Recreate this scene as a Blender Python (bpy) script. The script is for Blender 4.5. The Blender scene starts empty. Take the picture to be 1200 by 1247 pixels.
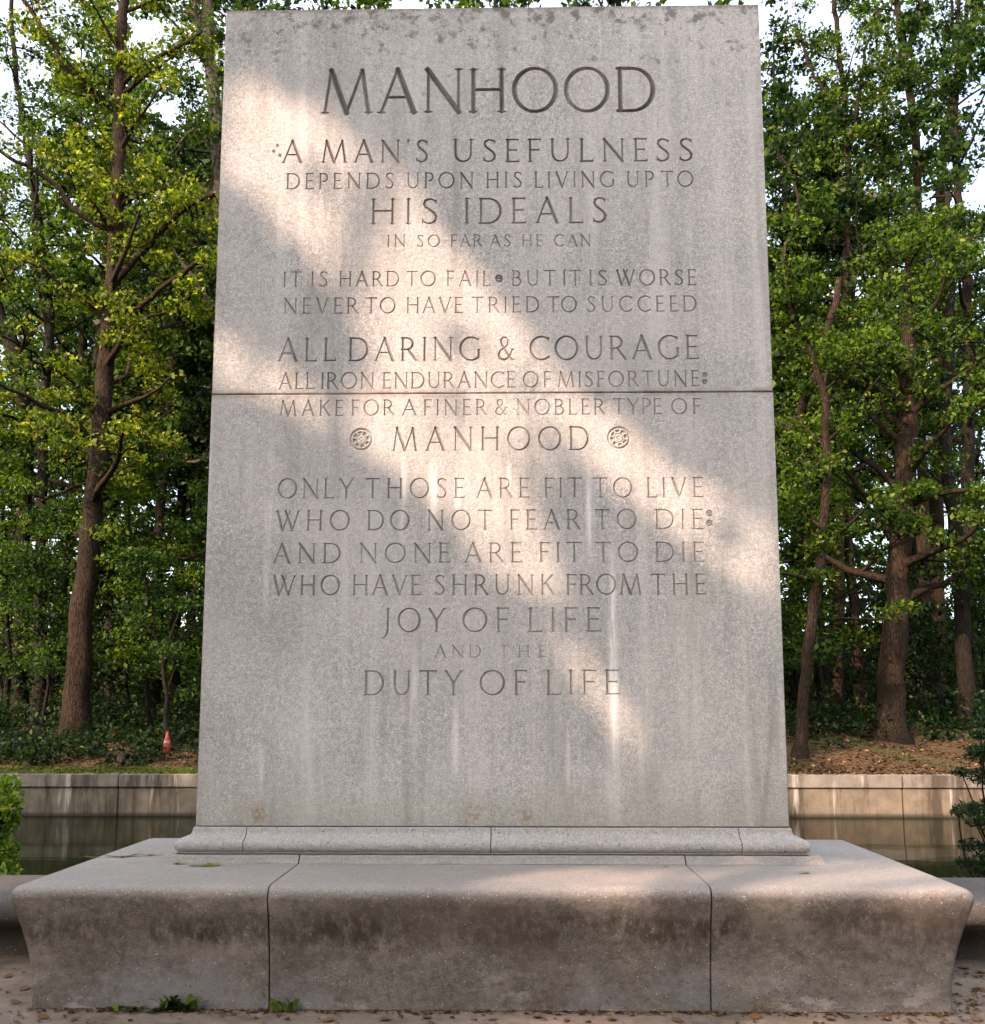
import bpy, bmesh, math, random
import numpy as np
from mathutils import Vector, Matrix, Euler, noise as mnoise

random.seed(7)
RNG = np.random.default_rng(7)
SC = bpy.context.scene
COL = SC.collection
R = math.radians

# ------------------------------------------------------------------ camera
CAM = (0.09, 0.0, 1.70)
PITCH, YAW = 7.36, 0.95
F_PX, PCX, PCY = 1200.0, 600.0, 707.0          # focal length and principal point, photo pixels
cd = bpy.data.cameras.new('camera')
cam = bpy.data.objects.new('camera', cd); COL.objects.link(cam)
cam.location = CAM
cam.rotation_euler = (R(90 + PITCH), 0, R(YAW))
cd.sensor_fit = 'HORIZONTAL'; cd.sensor_width = 36; cd.lens = 36
cd.shift_y = (PCY - 623.5) / 1200.0
cd.clip_start = 0.05; cd.clip_end = 2000
SC.camera = cam

# ------------------------------------------------------------------ light
SUN_AZ, SUN_EL = 42.0, 33.0                     # azimuth: degrees to the left of straight behind the viewer
S = np.array([-math.sin(R(SUN_AZ)) * math.cos(R(SUN_EL)), -math.cos(R(SUN_AZ)) * math.cos(R(SUN_EL)), math.sin(R(SUN_EL))])
w = bpy.data.worlds.new('World'); SC.world = w; w.use_nodes = True
nt = w.node_tree
sky = nt.nodes.new('ShaderNodeTexSky'); sky.sky_type = 'NISHITA'; sky.sun_disc = False
sky.sun_elevation = R(SUN_EL)
sky.sun_rotation = math.atan2(S[0], S[1])
sky.dust_density = 4.0; sky.air_density = 1.0; sky.ozone_density = 1.0
bg = nt.nodes['Background']; bg.inputs['Strength'].default_value = 0.15
# thin broken white cloud in front of the blue
tc = nt.nodes.new('ShaderNodeTexCoord'); mp = nt.nodes.new('ShaderNodeMapping'); mp.inputs['Scale'].default_value = (1, 1, 2.5)
nz = nt.nodes.new('ShaderNodeTexNoise'); nz.inputs['Scale'].default_value = 2.2; nz.inputs['Detail'].default_value = 6; nz.inputs['Roughness'].default_value = .6
mr = nt.nodes.new('ShaderNodeMapRange'); mr.inputs['From Min'].default_value = .32; mr.inputs['From Max'].default_value = .60
mr.inputs['To Min'].default_value = .35; mr.inputs['To Max'].default_value = .95
mc = nt.nodes.new('ShaderNodeMix'); mc.data_type = 'RGBA'; mc.inputs['B'].default_value = (4.2, 4.15, 4.5, 1)
nt.links.new(tc.outputs['Generated'], mp.inputs['Vector']); nt.links.new(mp.outputs[0], nz.inputs['Vector']); nt.links.new(nz.outputs['Fac'], mr.inputs['Value'])
sx_ = nt.nodes.new('ShaderNodeSeparateXYZ'); nt.links.new(tc.outputs['Generated'], sx_.inputs[0])
me_ = nt.nodes.new('ShaderNodeMapRange'); me_.inputs['From Min'].default_value = .45; me_.inputs['From Max'].default_value = .85; me_.inputs['To Min'].default_value = .45; me_.inputs['To Max'].default_value = 1.1
nt.links.new(sx_.outputs[2], me_.inputs['Value'])                # denser cloud overhead, thinner towards the horizon
mm_ = nt.nodes.new('ShaderNodeMath'); mm_.operation = 'MULTIPLY'; nt.links.new(mr.outputs[0], mm_.inputs[0]); nt.links.new(me_.outputs[0], mm_.inputs[1])
mm_.use_clamp = True
nt.links.new(mm_.outputs[0], mc.inputs['Factor']); nt.links.new(sky.outputs[0], mc.inputs['A']); nt.links.new(mc.outputs['Result'], bg.inputs[0])
ld = bpy.data.lights.new('sun', 'SUN'); ld.energy = 2.3; ld.angle = R(0.7); ld.color = (1.0, 0.70, 0.54)
sun = bpy.data.objects.new('sun', ld); COL.objects.link(sun)
sun.rotation_euler = Vector(S).to_track_quat('Z', 'Y').to_euler()
SC.view_settings.view_transform = 'Standard'; SC.view_settings.look = 'None'
SC.view_settings.gamma = 1; SC.view_settings.exposure = 1.98
SC.render.engine = 'CYCLES'
SC.cycles.use_denoising = True
SC.cycles.max_bounces = 6; SC.cycles.diffuse_bounces = 4; SC.cycles.glossy_bounces = 2
SC.cycles.transmission_bounces = 3
SC.cycles.caustics_reflective = False; SC.cycles.caustics_refractive = False

# ------------------------------------------------------------------ measuring helpers
RM = np.array(Euler((R(90 + PITCH), 0, R(YAW))).to_matrix())
def ray(px, py):
    return RM @ np.array([(px - PCX) / F_PX, -(py - PCY) / F_PX, -1.0])
def at_y(px, py, Y):
    d = ray(px, py); t = (Y - CAM[1]) / d[1]
    return np.array(CAM) + t * d
def at_z(px, py, Z):
    d = ray(px, py); t = (Z - CAM[2]) / d[2]
    return np.array(CAM) + t * d

# ------------------------------------------------------------------ object helpers
def link(o, parent=None):
    COL.objects.link(o)
    if parent is not None: o.parent = parent
    return o
def tag(o, label=None, cat=None, group=None, kind=None):
    if label: o['label'] = label
    if cat: o['category'] = cat
    if group: o['group'] = group
    if kind: o['kind'] = kind
    return o
def empty(name, loc=(0, 0, 0)):
    o = bpy.data.objects.new(name, None); o.location = loc; o.empty_display_size = 0.2
    return link(o)
def mesh_np(name, V, faces, mat, smooth=False, sharp=None):
    """faces: (n,4) / (n,3) int array, or a list of index lists"""
    me = bpy.data.meshes.new(name)
    V = np.asarray(V, dtype=np.float32).reshape(-1, 3)
    if isinstance(faces, np.ndarray):
        n, k = faces.shape
        me.vertices.add(len(V)); me.vertices.foreach_set('co', V.ravel())
        me.loops.add(n * k); me.loops.foreach_set('vertex_index', faces.astype(np.int32).ravel())
        me.polygons.add(n); me.polygons.foreach_set('loop_start', np.arange(0, n * k, k, dtype=np.int32))
        me.update(calc_edges=True)
    else:
        me.from_pydata([tuple(map(float, v)) for v in V], [], faces); me.update()
    me.validate()
    if mat is not None: me.materials.append(mat)
    if smooth:
        me.shade_smooth()
        if sharp: me.set_sharp_from_angle(angle=R(sharp))
    return me
def obj(name, me, parent=None, loc=None):
    o = bpy.data.objects.new(name, me)
    if loc is not None: o.location = loc
    return link(o, parent)
def bm_mesh(name, bm, mat, smooth=False, sharp=None):
    bmesh.ops.recalc_face_normals(bm, faces=bm.faces)
    me = bpy.data.meshes.new(name); bm.to_mesh(me); bm.free()
    if mat is not None: me.materials.append(mat)
    if smooth:
        me.shade_smooth()
        if sharp: me.set_sharp_from_angle(angle=R(sharp))
    return me

# ------------------------------------------------------------------ materials
class NT:
    def __init__(s, name):
        s.m = bpy.data.materials.new(name); s.m.use_nodes = True
        s.t = s.m.node_tree; s.b = s.t.nodes['Principled BSDF']; s.out = s.t.nodes['Material Output']
    def n(s, typ, **kw):
        x = s.t.nodes.new(typ)
        for k, v in kw.items(): setattr(x, k, v)
        return x
    def l(s, a, b): s.t.links.new(a, b)
    def coord(s, scale=(1, 1, 1), loc=(0, 0, 0), kind='Object'):
        if kind == 'World': src = s.n('ShaderNodeNewGeometry').outputs['Position']
        else: src = s.n('ShaderNodeTexCoord').outputs[kind]
        mp = s.n('ShaderNodeMapping'); mp.inputs['Scale'].default_value = scale; mp.inputs['Location'].default_value = loc
        s.l(src, mp.inputs['Vector']); return mp.outputs[0]
    def noise(s, vec, scale, detail=4, rough=0.55, dist=0.0):
        x = s.n('ShaderNodeTexNoise'); x.inputs['Scale'].default_value = scale; x.inputs['Detail'].default_value = detail
        x.inputs['Roughness'].default_value = rough; x.inputs['Distortion'].default_value = dist
        s.l(vec, x.inputs['Vector']); return x.outputs['Fac']
    def ramp(s, fac, lo, hi, a=0.0, b=1.0, smooth=False):
        x = s.n('ShaderNodeMapRange'); x.inputs['From Min'].default_value = lo; x.inputs['From Max'].default_value = hi
        x.inputs['To Min'].default_value = a; x.inputs['To Max'].default_value = b
        if smooth: x.interpolation_type = 'SMOOTHSTEP'
        s.l(fac, x.inputs['Value']); return x.outputs[0]
    def math(s, op, a, b=None):
        x = s.n('ShaderNodeMath', operation=op)
        for i, v in enumerate((a, b)):
            if v is None: continue
            if isinstance(v, (int, float)): x.inputs[i].default_value = v
            else: s.l(v, x.inputs[i])
        return x.outputs[0]
    def mix(s, fac, a, b, blend='MIX'):
        x = s.n('ShaderNodeMix', data_type='RGBA', blend_type=blend)
        for sock, v in ((x.inputs['Factor'], fac), (x.inputs['A'], a), (x.inputs['B'], b)):
            if isinstance(v, (int, float)): sock.default_value = v
            elif isinstance(v, tuple): sock.default_value = (*v, 1)
            else: s.l(v, sock)
        return x.outputs['Result']
    def bump(s, h, strength, dist):
        x = s.n('ShaderNodeBump'); x.inputs['Strength'].default_value = strength; x.inputs['Distance'].default_value = dist
        s.l(h, x.inputs['Height']); s.l(x.outputs[0], s.b.inputs['Normal'])
    def sep(s, vec):
        x = s.n('ShaderNodeSeparateXYZ'); s.l(vec, x.inputs[0]); return x.outputs
    def fin(s, col, rough=0.85, spec=0.3):
        if isinstance(col, tuple): s.b.inputs['Base Color'].default_value = (*col, 1)
        else: s.l(col, s.b.inputs['Base Color'])
        s.b.inputs['Roughness'].default_value = rough; s.b.inputs['Specular IOR Level'].default_value = spec
        return s.m

TZ0, TZ1 = 0.0, 0.0   # filled below
YT = 6.68                                     # plane of the carved face
pt = at_y(600, 8.5, YT); TOP_Z = float(pt[2])
JOINT_Z = float(at_y(600, 478.5, YT)[2])
BOT_Z = float(at_y(600, 1007, YT)[2])
xl = at_y(238, 1007, YT)[0]; xr = at_y(962, 1007, YT)[0]
HX = float((xr - xl) / 2); CX = float((xr + xl) / 2)
print('tablet', BOT_Z, JOINT_Z, TOP_Z, HX, CX)

def spot(N, pos, x, z, rx, rz):
    """soft blob of wear around a point of the face (0..1)"""
    dx = N.math('MULTIPLY', N.math('SUBTRACT', pos[0], x), 1.0 / rx)
    dz = N.math('MULTIPLY', N.math('SUBTRACT', pos[2], z), 1.0 / rz)
    d = N.math('SQRT', N.math('ADD', N.math('MULTIPLY', dx, dx), N.math('MULTIPLY', dz, dz)))
    return N.ramp(d, 1.0, 0.2, 0, 1, True)

def granite_tablet(cut=False):
    N = NT('grimy_cut_granite' if cut else 'pale_granite_face')
    c = N.coord(kind='World'); pos = N.sep(c)
    fine = N.noise(c, 85, 4, 0.8); mid = N.noise(c, 28, 5, 0.7); big = N.noise(c, 1.6, 5, 0.6)
    col = N.mix(N.ramp(fine, 0.30, 0.70), (0.185, 0.183, 0.175), (0.80, 0.785, 0.75))
    col = N.mix(N.ramp(mid, 0.44, 0.66, 0, 0.6), col, (0.24, 0.23, 0.208))
    col = N.mix(N.ramp(N.noise(c, 14, 5, .7), 0.46, 0.66, 0, 0.40), col, (0.30, 0.29, 0.268))
    col = N.mix(N.ramp(big, 0.38, 0.66, 0, 0.45), col, (0.57, 0.55, 0.515))
    col = N.mix(N.ramp(N.noise(N.coord((1, 1, 1), (7, 3, 2), kind='World'), 1.1, 4), 0.46, 0.66, 0, 0.35), col, (0.27, 0.275, 0.262))
    # dark and pale crystals
    v = N.n('ShaderNodeTexVoronoi'); v.inputs['Scale'].default_value = 48; N.l(c, v.inputs['Vector'])
    col = N.mix(N.ramp(v.outputs['Distance'], 0.22, 0.12, 0, 0.7), col, N.mix(N.ramp(N.noise(c, 60, 2), 0.45, 0.55), (0.11, 0.105, 0.095), (0.78, 0.76, 0.71)))
    # rain streaks
    st = N.noise(N.coord((7, 1, 0.35), kind='World'), 1.0, 5, 0.62, 0.2)
    col = N.mix(N.ramp(st, 0.52, 0.70, 0, 0.45), col, (0.64, 0.625, 0.59))
    st2 = N.noise(N.coord((5, 1, 0.4), (3, 0, 7), kind='World'), 1.0, 5, 0.65, 0.3)
    col = N.mix(N.ramp(st2, 0.52, 0.68, 0, 0.45), col, (0.23, 0.222, 0.20))
    # chalky lime runs
    wob = N.ramp(N.noise(N.coord((22, 1, 2.2), kind='World'), 1.0, 5, .65), 0.36, 0.56)
    for (px, y0, y1, wpx, k) in ((745, 640, 975, 8, .75), (492, 545, 665, 8, .6), (527, 545, 660, 10, .6), (620, 560, 600, 5, .5), (718, 560, 690, 8, .6),
                                 (558, 560, 640, 6, .4), (505, 760, 950, 8, .35), (555, 840, 960, 7, .4), (318, 900, 985, 6, .35), (692, 880, 980, 5, .3), (330, 520, 780, 7, .3)):
        a = at_y(px, y0, YT); b = at_y(px, y1, YT)
        m = spot(N, pos, float(a[0]), float((a[2] + b[2]) / 2), wpx * YT / 1200, float(a[2] - b[2]) / 2 * 1.15)
        col = N.mix(N.math('MULTIPLY', N.math('MULTIPLY', m, wob), min(1, k * 1.35)), col, (0.80, 0.78, 0.74))
    # dark lichen along the weathered top edge and blotches under it
    li = N.noise(c, 9, 6, 0.72); lf = N.noise(c, 42, 4, 0.65)
    band = N.ramp(pos[2], TOP_Z - 0.55, TOP_Z, 0, 1)
    lm = N.math('MULTIPLY', N.ramp(N.math('ADD', N.math('ADD', li, N.math('MULTIPLY', band, 0.09)), N.math('MULTIPLY', lf, 0.14)), 0.665, 0.75), 0.8)
    lm = N.math('MULTIPLY', lm, N.ramp(pos[2], TOP_Z - 1.5, TOP_Z - 0.2, 0, 1))
    col = N.mix(lm, col, (0.13, 0.125, 0.11))
    edge = N.math('MULTIPLY', N.ramp(N.math('ADD', pos[2], N.math('MULTIPLY', lf, 0.08)), TOP_Z + 0.0, TOP_Z + 0.035), 0.6)
    col = N.mix(edge, col, (0.15, 0.135, 0.11))
    # rust along the bed joint, moss at the foot
    dj = N.math('ABSOLUTE', N.math('SUBTRACT', pos[2], JOINT_Z))
    jm = N.math('MULTIPLY', N.ramp(dj, 0.05, 0.0, 0, 1, True), N.ramp(N.noise(N.coord((6, 1, 6), kind='World'), 1, 5), 0.42, 0.62))
    col = N.mix(N.math('MULTIPLY', jm, 0.55), col, (0.20, 0.135, 0.10))
    fm = N.math('MULTIPLY', N.ramp(N.math('ADD', pos[2], N.math('MULTIPLY', N.noise(N.coord((5, 1, 1.5), kind='World'), 1, 5, .7), -0.55)), BOT_Z + 0.05, BOT_Z - 0.3, 0, 1), 0.55)
    col = N.mix(fm, col, (0.26, 0.25, 0.20))
    for (px, py, r) in ((578, 990, 14), (642, 996, 11), (316, 992, 15)):
        a = at_y(px, py, YT)
        m = N.math('MULTIPLY', spot(N, pos, float(a[0]), float(a[2]), r * YT / 1200, r * 1.3 * YT / 1200), N.ramp(lf, 0.4, 0.6))
        col = N.mix(N.math('MULTIPLY', m, 0.75), col, (0.24, 0.17, 0.07))
    # the long weathering seam low on the right
    a0 = at_y(940, 880, YT); a1 = at_y(930, 1000, YT)
    k = float((a1[0] - a0[0]) / (a1[2] - a0[2]))
    xs = N.math('ADD', N.math('MULTIPLY', N.math('SUBTRACT', pos[2], float(a0[2])), k), float(a0[0]))
    ds = N.math('ABSOLUTE', N.math('SUBTRACT', N.math('ADD', pos[0], N.math('MULTIPLY', N.noise(c, 6), 0.03)), N.math('ADD', xs, 0.015)))
    sm = N.math('MULTIPLY', N.ramp(ds, 0.028, 0.004, 0, 0.4), N.ramp(pos[2], float(a0[2]) + 0.7, float(a0[2]) - 0.1, 0, 1))
    col = N.mix(sm, col, (0.20, 0.19, 0.18))
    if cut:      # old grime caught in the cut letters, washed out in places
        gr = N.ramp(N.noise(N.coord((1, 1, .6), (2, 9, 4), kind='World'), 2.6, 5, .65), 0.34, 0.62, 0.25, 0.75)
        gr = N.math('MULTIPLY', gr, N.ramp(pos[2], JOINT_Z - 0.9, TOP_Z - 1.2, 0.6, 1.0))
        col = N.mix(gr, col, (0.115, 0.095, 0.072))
    h = N.math('ADD', N.math('MULTIPLY', fine, 0.7), mid)
    N.bump(h, 0.9, 0.010)
    return N.fin(col, 0.82, 0.35)

def granite_base(name, tint, stain, pale):
    N = NT(name)
    c = N.coord(kind='World'); pos = N.sep(c)
    fine = N.noise(c, 75, 4, 0.8); mid = N.noise(c, 24, 5, 0.7); big = N.noise(c, 2.2, 6, 0.62)
    a = tuple(x * 0.60 for x in tint); b = tuple(min(1, x * 1.45) for x in tint)
    col = N.mix(N.ramp(fine, 0.3, 0.7), a, b)
    col = N.mix(N.ramp(mid, 0.42, 0.62, 0, 0.7 if stain else 0.3), col, tuple(x * 0.50 for x in tint))
    col = N.mix(N.ramp(N.noise(N.coord((1, 1, 1.6), (5, 2, 1), kind='World'), 2.6, 6, .65), 0.48, 0.68, 0, pale), col, tuple(min(.42, x * 1.9) for x in tint))
    v = N.n('ShaderNodeTexVoronoi'); v.inputs['Scale'].default_value = 42; N.l(c, v.inputs['Vector'])
    col = N.mix(N.ramp(v.outputs['Distance'], 0.17, 0.10, 0, 0.75), col, N.mix(N.ramp(N.noise(c, 45, 2), 0.50, 0.58), (0.10, 0.095, 0.09), (0.80, 0.77, 0.73)))
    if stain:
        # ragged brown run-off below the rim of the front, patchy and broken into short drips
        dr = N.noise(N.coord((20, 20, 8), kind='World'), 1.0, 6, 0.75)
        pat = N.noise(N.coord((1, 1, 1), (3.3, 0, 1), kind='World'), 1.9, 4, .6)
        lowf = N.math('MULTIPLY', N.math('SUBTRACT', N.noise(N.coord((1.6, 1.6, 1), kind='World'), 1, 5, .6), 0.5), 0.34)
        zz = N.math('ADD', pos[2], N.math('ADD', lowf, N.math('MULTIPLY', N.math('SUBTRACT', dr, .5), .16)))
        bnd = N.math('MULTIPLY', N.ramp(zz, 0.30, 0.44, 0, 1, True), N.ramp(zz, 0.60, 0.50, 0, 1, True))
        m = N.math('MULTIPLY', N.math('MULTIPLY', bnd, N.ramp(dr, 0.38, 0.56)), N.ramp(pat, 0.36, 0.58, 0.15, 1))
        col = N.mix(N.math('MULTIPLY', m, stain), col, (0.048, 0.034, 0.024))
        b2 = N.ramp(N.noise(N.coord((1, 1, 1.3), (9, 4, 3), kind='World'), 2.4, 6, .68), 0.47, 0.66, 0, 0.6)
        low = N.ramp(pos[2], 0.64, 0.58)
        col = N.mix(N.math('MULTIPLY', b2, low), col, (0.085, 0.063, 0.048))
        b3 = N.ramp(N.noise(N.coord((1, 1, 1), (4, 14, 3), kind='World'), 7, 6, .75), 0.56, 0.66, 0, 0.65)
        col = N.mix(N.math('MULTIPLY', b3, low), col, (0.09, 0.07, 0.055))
        lowm = N.math('MULTIPLY', N.ramp(pos[2], 0.35, 0.1, 0, 1), N.ramp(N.noise(N.coord((1, 1, 1), (2, 8, 3), kind='World'), 1.7, 5, .65), 0.48, 0.60, 0, 0.6))
        col = N.mix(lowm, col, (0.20, 0.202, 0.212))
        lp = N.math('MULTIPLY', N.ramp(pos[2], 0.30, 0.05, 0, 1), N.ramp(N.noise(N.coord((1, 1, 2), (12, 1, 3), kind='World'), 3.1, 6, .7), 0.56, 0.64, 0, 0.7))
        col = N.mix(lp, col, (0.36, 0.335, 0.31))
    pv = N.n('ShaderNodeTexVoronoi'); pv.inputs['Scale'].default_value = 26; N.l(N.coord(kind='World'), pv.inputs['Vector'])
    pit = N.math('MULTIPLY', N.ramp(pv.outputs['Distance'], 0.22, 0.10), N.ramp(N.noise(c, 5, 4), 0.48, 0.58))
    col = N.mix(N.math('MULTIPLY', pit, 0.7), col, (0.045, 0.038, 0.032))
    if stain:    # paler top and rim: the open sky's light put into the colour
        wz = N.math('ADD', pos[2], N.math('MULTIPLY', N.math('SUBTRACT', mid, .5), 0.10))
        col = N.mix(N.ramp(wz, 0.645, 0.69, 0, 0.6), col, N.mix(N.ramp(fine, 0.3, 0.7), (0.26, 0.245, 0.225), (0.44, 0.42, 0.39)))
    N.bump(N.math('ADD', N.math('MULTIPLY', fine, 0.7), mid), 0.9, 0.014)
    return N.fin(col, 0.8, 0.35)

def concrete(name, tint, z0, z1):
    N = NT(name)
    c = N.coord(kind='World'); pos = N.sep(c)
    col = N.mix(N.ramp(N.noise(c, 3, 6, .65), 0.3, 0.7), tuple(x * .72 for x in tint), tuple(x * 1.2 for x in tint))
    s1 = N.noise(N.coord((2.2, 2.2, 0.35), kind='World'), 1, 6, .7)
    col = N.mix(N.ramp(s1, 0.47, 0.62, 0, 0.85), col, (0.06, 0.047, 0.034))
    s2 = N.noise(N.coord((3.1, 3.1, 0.25), (4, 4, 0), kind='World'), 1, 5, .65)
    col = N.mix(N.ramp(s2, 0.60, 0.68, 0, 0.7), col, (0.5, 0.47, 0.42))
    col = N.mix(N.ramp(pos[2], z0 + 0.12, z0 + 0.03, 0, 0.85), col, (0.03, 0.028, 0.02))
    N.bump(N.noise(c, 18, 5), 0.4, 0.02)
    return N.fin(col, 0.9, 0.2)

def bark(name, a, b, green=0.0):
    N = NT(name)
    c = N.coord((1, 1, 0.22), kind='Object')
    f = N.noise(c, 12, 7, .78, 0.6)
    v = N.n('ShaderNodeTexVoronoi', feature='DISTANCE_TO_EDGE'); v.inputs['Scale'].default_value = 19; N.l(N.coord((1, 1, 0.16), kind='Object'), v.inputs['Vector'])
    rd = N.ramp(v.outputs['Distance'], 0.0, 0.16)
    h = N.math('ADD', N.math('MULTIPLY', f, .8), N.math('MULTIPLY', rd, .28))
    col = N.mix(N.ramp(h, 0.32, 0.72), a, b)
    col = N.mix(N.ramp(N.noise(N.coord(kind='Object'), 1.3, 5, .65), 0.48, 0.66, 0, 0.6), col, (a[0] * 1.1, a[1] * 1.5, a[2] * 1.1))
    N.bump(h, 1.0, 0.06)
    return N.fin(col, 0.95, 0.1)

def leaf(name, dark, light, warm, trans=0.5, rough=0.45):
    N = NT(name)
    g = N.n('ShaderNodeNewGeometry'); rnd = g.outputs['Random Per Island']
    pos = N.coord(kind='World')
    cl = N.noise(pos, 0.9, 2)
    f = N.math('ADD', N.math('MULTIPLY', N.math('POWER', rnd, 2.2), 0.72), N.math('MULTIPLY', N.ramp(cl, 0.35, 0.7), 0.32))
    col = N.mix(N.ramp(f, 0.1, 0.9), dark, light)
    col = N.mix(N.ramp(rnd, 0.93, 0.97, 0, 0.8), col, warm)
    N.l(col, N.b.inputs['Base Color']); N.b.inputs['Roughness'].default_value = rough
    N.b.inputs['Specular IOR Level'].default_value = 0.2
    tr = N.n('ShaderNodeBsdfTranslucent')
    N.l(N.mix(1.0, col, (1.25, 1.35, 0.55), 'MULTIPLY'), tr.inputs['Color'])
    mx = N.n('ShaderNodeMixShader'); mx.inputs[0].default_value = trans
    N.l(N.b.outputs[0], mx.inputs[1]); N.l(tr.outputs[0], mx.inputs[2]); N.l(mx.outputs[0], N.out.inputs[0])
    return N.m

def plain(name, col, rough=0.7, var=0.25, scale=8):
    N = NT(name)
    n = N.noise(N.coord(kind='World'), scale, 5, .65)
    return N.fin(N.mix(N.ramp(n, 0.3, 0.7), tuple(x * (1 - var) for x in col), tuple(min(1, x * (1 + var)) for x in col)), rough)

M = {}
M['tablet'] = granite_tablet()
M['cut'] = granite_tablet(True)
M['moulding'] = granite_base('grey_moulding_granite', (0.39, 0.372, 0.35), 0, 0.35)
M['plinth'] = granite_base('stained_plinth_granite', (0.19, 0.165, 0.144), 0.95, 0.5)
M['curb'] = granite_base('curb_granite', (0.085, 0.074, 0.065), 0, 0.2)
M['dark_joint'] = plain('joint_mortar', (0.06, 0.052, 0.045), 0.95)
M['bark_brown'] = bark('brown_bark', (0.009, 0.0068, 0.005), (0.052, 0.035, 0.023))
M['bark_dark'] = bark('dark_bark', (0.009, 0.007, 0.006), (0.032, 0.025, 0.019))
M['bark_grey'] = bark('grey_bark', (0.045, 0.037, 0.03), (0.13, 0.105, 0.083))
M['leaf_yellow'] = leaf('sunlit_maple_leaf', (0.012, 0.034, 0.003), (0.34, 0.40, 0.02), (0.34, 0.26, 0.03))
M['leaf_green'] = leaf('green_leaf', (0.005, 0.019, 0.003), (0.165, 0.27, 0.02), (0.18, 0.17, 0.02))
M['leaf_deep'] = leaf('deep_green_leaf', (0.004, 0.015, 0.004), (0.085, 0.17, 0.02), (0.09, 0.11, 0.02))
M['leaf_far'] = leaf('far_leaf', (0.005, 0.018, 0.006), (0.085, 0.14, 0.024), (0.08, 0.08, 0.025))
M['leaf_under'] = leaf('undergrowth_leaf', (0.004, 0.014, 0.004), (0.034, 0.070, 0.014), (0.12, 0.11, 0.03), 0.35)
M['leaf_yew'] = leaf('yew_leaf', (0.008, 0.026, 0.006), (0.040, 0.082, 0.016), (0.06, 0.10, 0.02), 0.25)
M['leaf_lime'] = leaf('lime_shrub_leaf', (0.06, 0.13, 0.012), (0.19, 0.26, 0.025), (0.34, 0.30, 0.03), 0.5)
M['leaf_dry'] = leaf('dry_leaf', (0.055, 0.032, 0.016), (0.19, 0.115, 0.052), (0.34, 0.23, 0.10), 0.2, 0.8)
M['straw'] = leaf('straw_grass', (0.22, 0.16, 0.07), (0.45, 0.34, 0.16), (0.5, 0.4, 0.2), 0.3, 0.7)
M['leaf_fresh'] = leaf('fallen_green_leaf', (0.12, 0.17, 0.04), (0.24, 0.30, 0.08), (0.40, 0.36, 0.10), 0.3, 0.6)
M['wall'] = concrete('stained_concrete', (0.20, 0.165, 0.12), -1.01, -0.3)
M['coping'] = concrete('coping_concrete', (0.23, 0.205, 0.17), -0.6, 0.0)

def water_mat():
    N = NT('dark_moat_water')
    n = N.noise(N.coord((0.7, 1.6, 1), kind='World'), 2.2, 3)
    N.bump(n, 0.12, 0.02)
    N.b.inputs['IOR'].default_value = 1.33
    m = N.fin((0.008, 0.010, 0.004), 0.05, 0.05); return m
M['water'] = water_mat()
def litter_mat(name, a, b, moss):
    N = NT(name); c = N.coord(kind='World')
    col = N.mix(N.ramp(N.noise(c, 7, 6, .75), 0.35, 0.65), a, b)
    col = N.mix(N.ramp(N.noise(c, 0.5, 4, .6), 0.50, 0.62, 0, 0.75), col, moss)
    N.bump(N.noise(c, 14, 5), 0.8, 0.06)
    return N.fin(col, 0.95, 0.1)
M['litter'] = litter_mat('leaf_litter_ground', (0.035, 0.023, 0.014), (0.13, 0.080, 0.043), (0.045, 0.055, 0.018))
M['soil'] = litter_mat('bed_soil', (0.04, 0.03, 0.02), (0.09, 0.065, 0.04), (0.04, 0.05, 0.02))
def paving_mat():
    N = NT('tan_paving'); c = N.coord(kind='World')
    col = N.mix(N.ramp(N.noise(c, 5, 6, .7), 0.3, 0.7), (0.11, 0.088, 0.070), (0.23, 0.187, 0.152))
    col = N.mix(N.ramp(N.noise(c, 90, 3, .7), 0.4, 0.65, 0, 0.35), col, (0.18, 0.15, 0.12))
    col2 = N.mix(N.ramp(N.noise(c, 3.1, 6, .75), 0.54, 0.64, 0, 0.7), col, (0.085, 0.062, 0.042))
    col2 = N.mix(N.ramp(N.noise(N.coord((1, 1, 1), (5, 5, 0), kind='World'), 16, 6, .8), 0.55, 0.65, 0, 0.6), col2, (0.05, 0.036, 0.025))
    N.bump(N.noise(c, 40, 5), 0.5, 0.01)
    return N.fin(col2, 0.9, 0.2)
M['paving'] = paving_mat()

# ------------------------------------------------------------------ lettering: V-cut Roman capitals
TH, TN = 0.047, 0.034       # half widths of thick and thin strokes for a cap height of 1
TD = 0.060
def seg(x0, y0, x1, y1, a, b=None): return [((x0, y0), a), ((x1, y1), b if b is not None else a)]
def serif(x, y, s=0.10): return [((x - s, y), 0.010), ((x, y), 0.034), ((x + s, y), 0.010)]
def arc(cx, cy, rx, ry, a0, a1, n=22, thick=TH * 1.1, thin=TN, tilt=0.25):
    out = []
    for i in range(n + 1):
        t = a0 + (a1 - a0) * i / n
        out.append(((cx + rx * math.cos(t), cy + ry * math.sin(t)), thin + (thick - thin) * abs(math.cos(t + tilt)) ** 1.5))
    return out
PI = math.pi
def bowl(x, y0, y1, w):       # right-hand bowl from the stem, semi-ellipse with flat shoulders
    cy = (y0 + y1) / 2; ry = (y1 - y0) / 2; fl = w * 0.42
    return [((x, y1), TN), ((x + fl, y1), TN)] + arc(x + fl, cy, w - fl, ry, PI / 2, -PI / 2, 16, tilt=0) + [((x + fl, y0), TN), ((x, y0), TN)]
SER = 0.085
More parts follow.
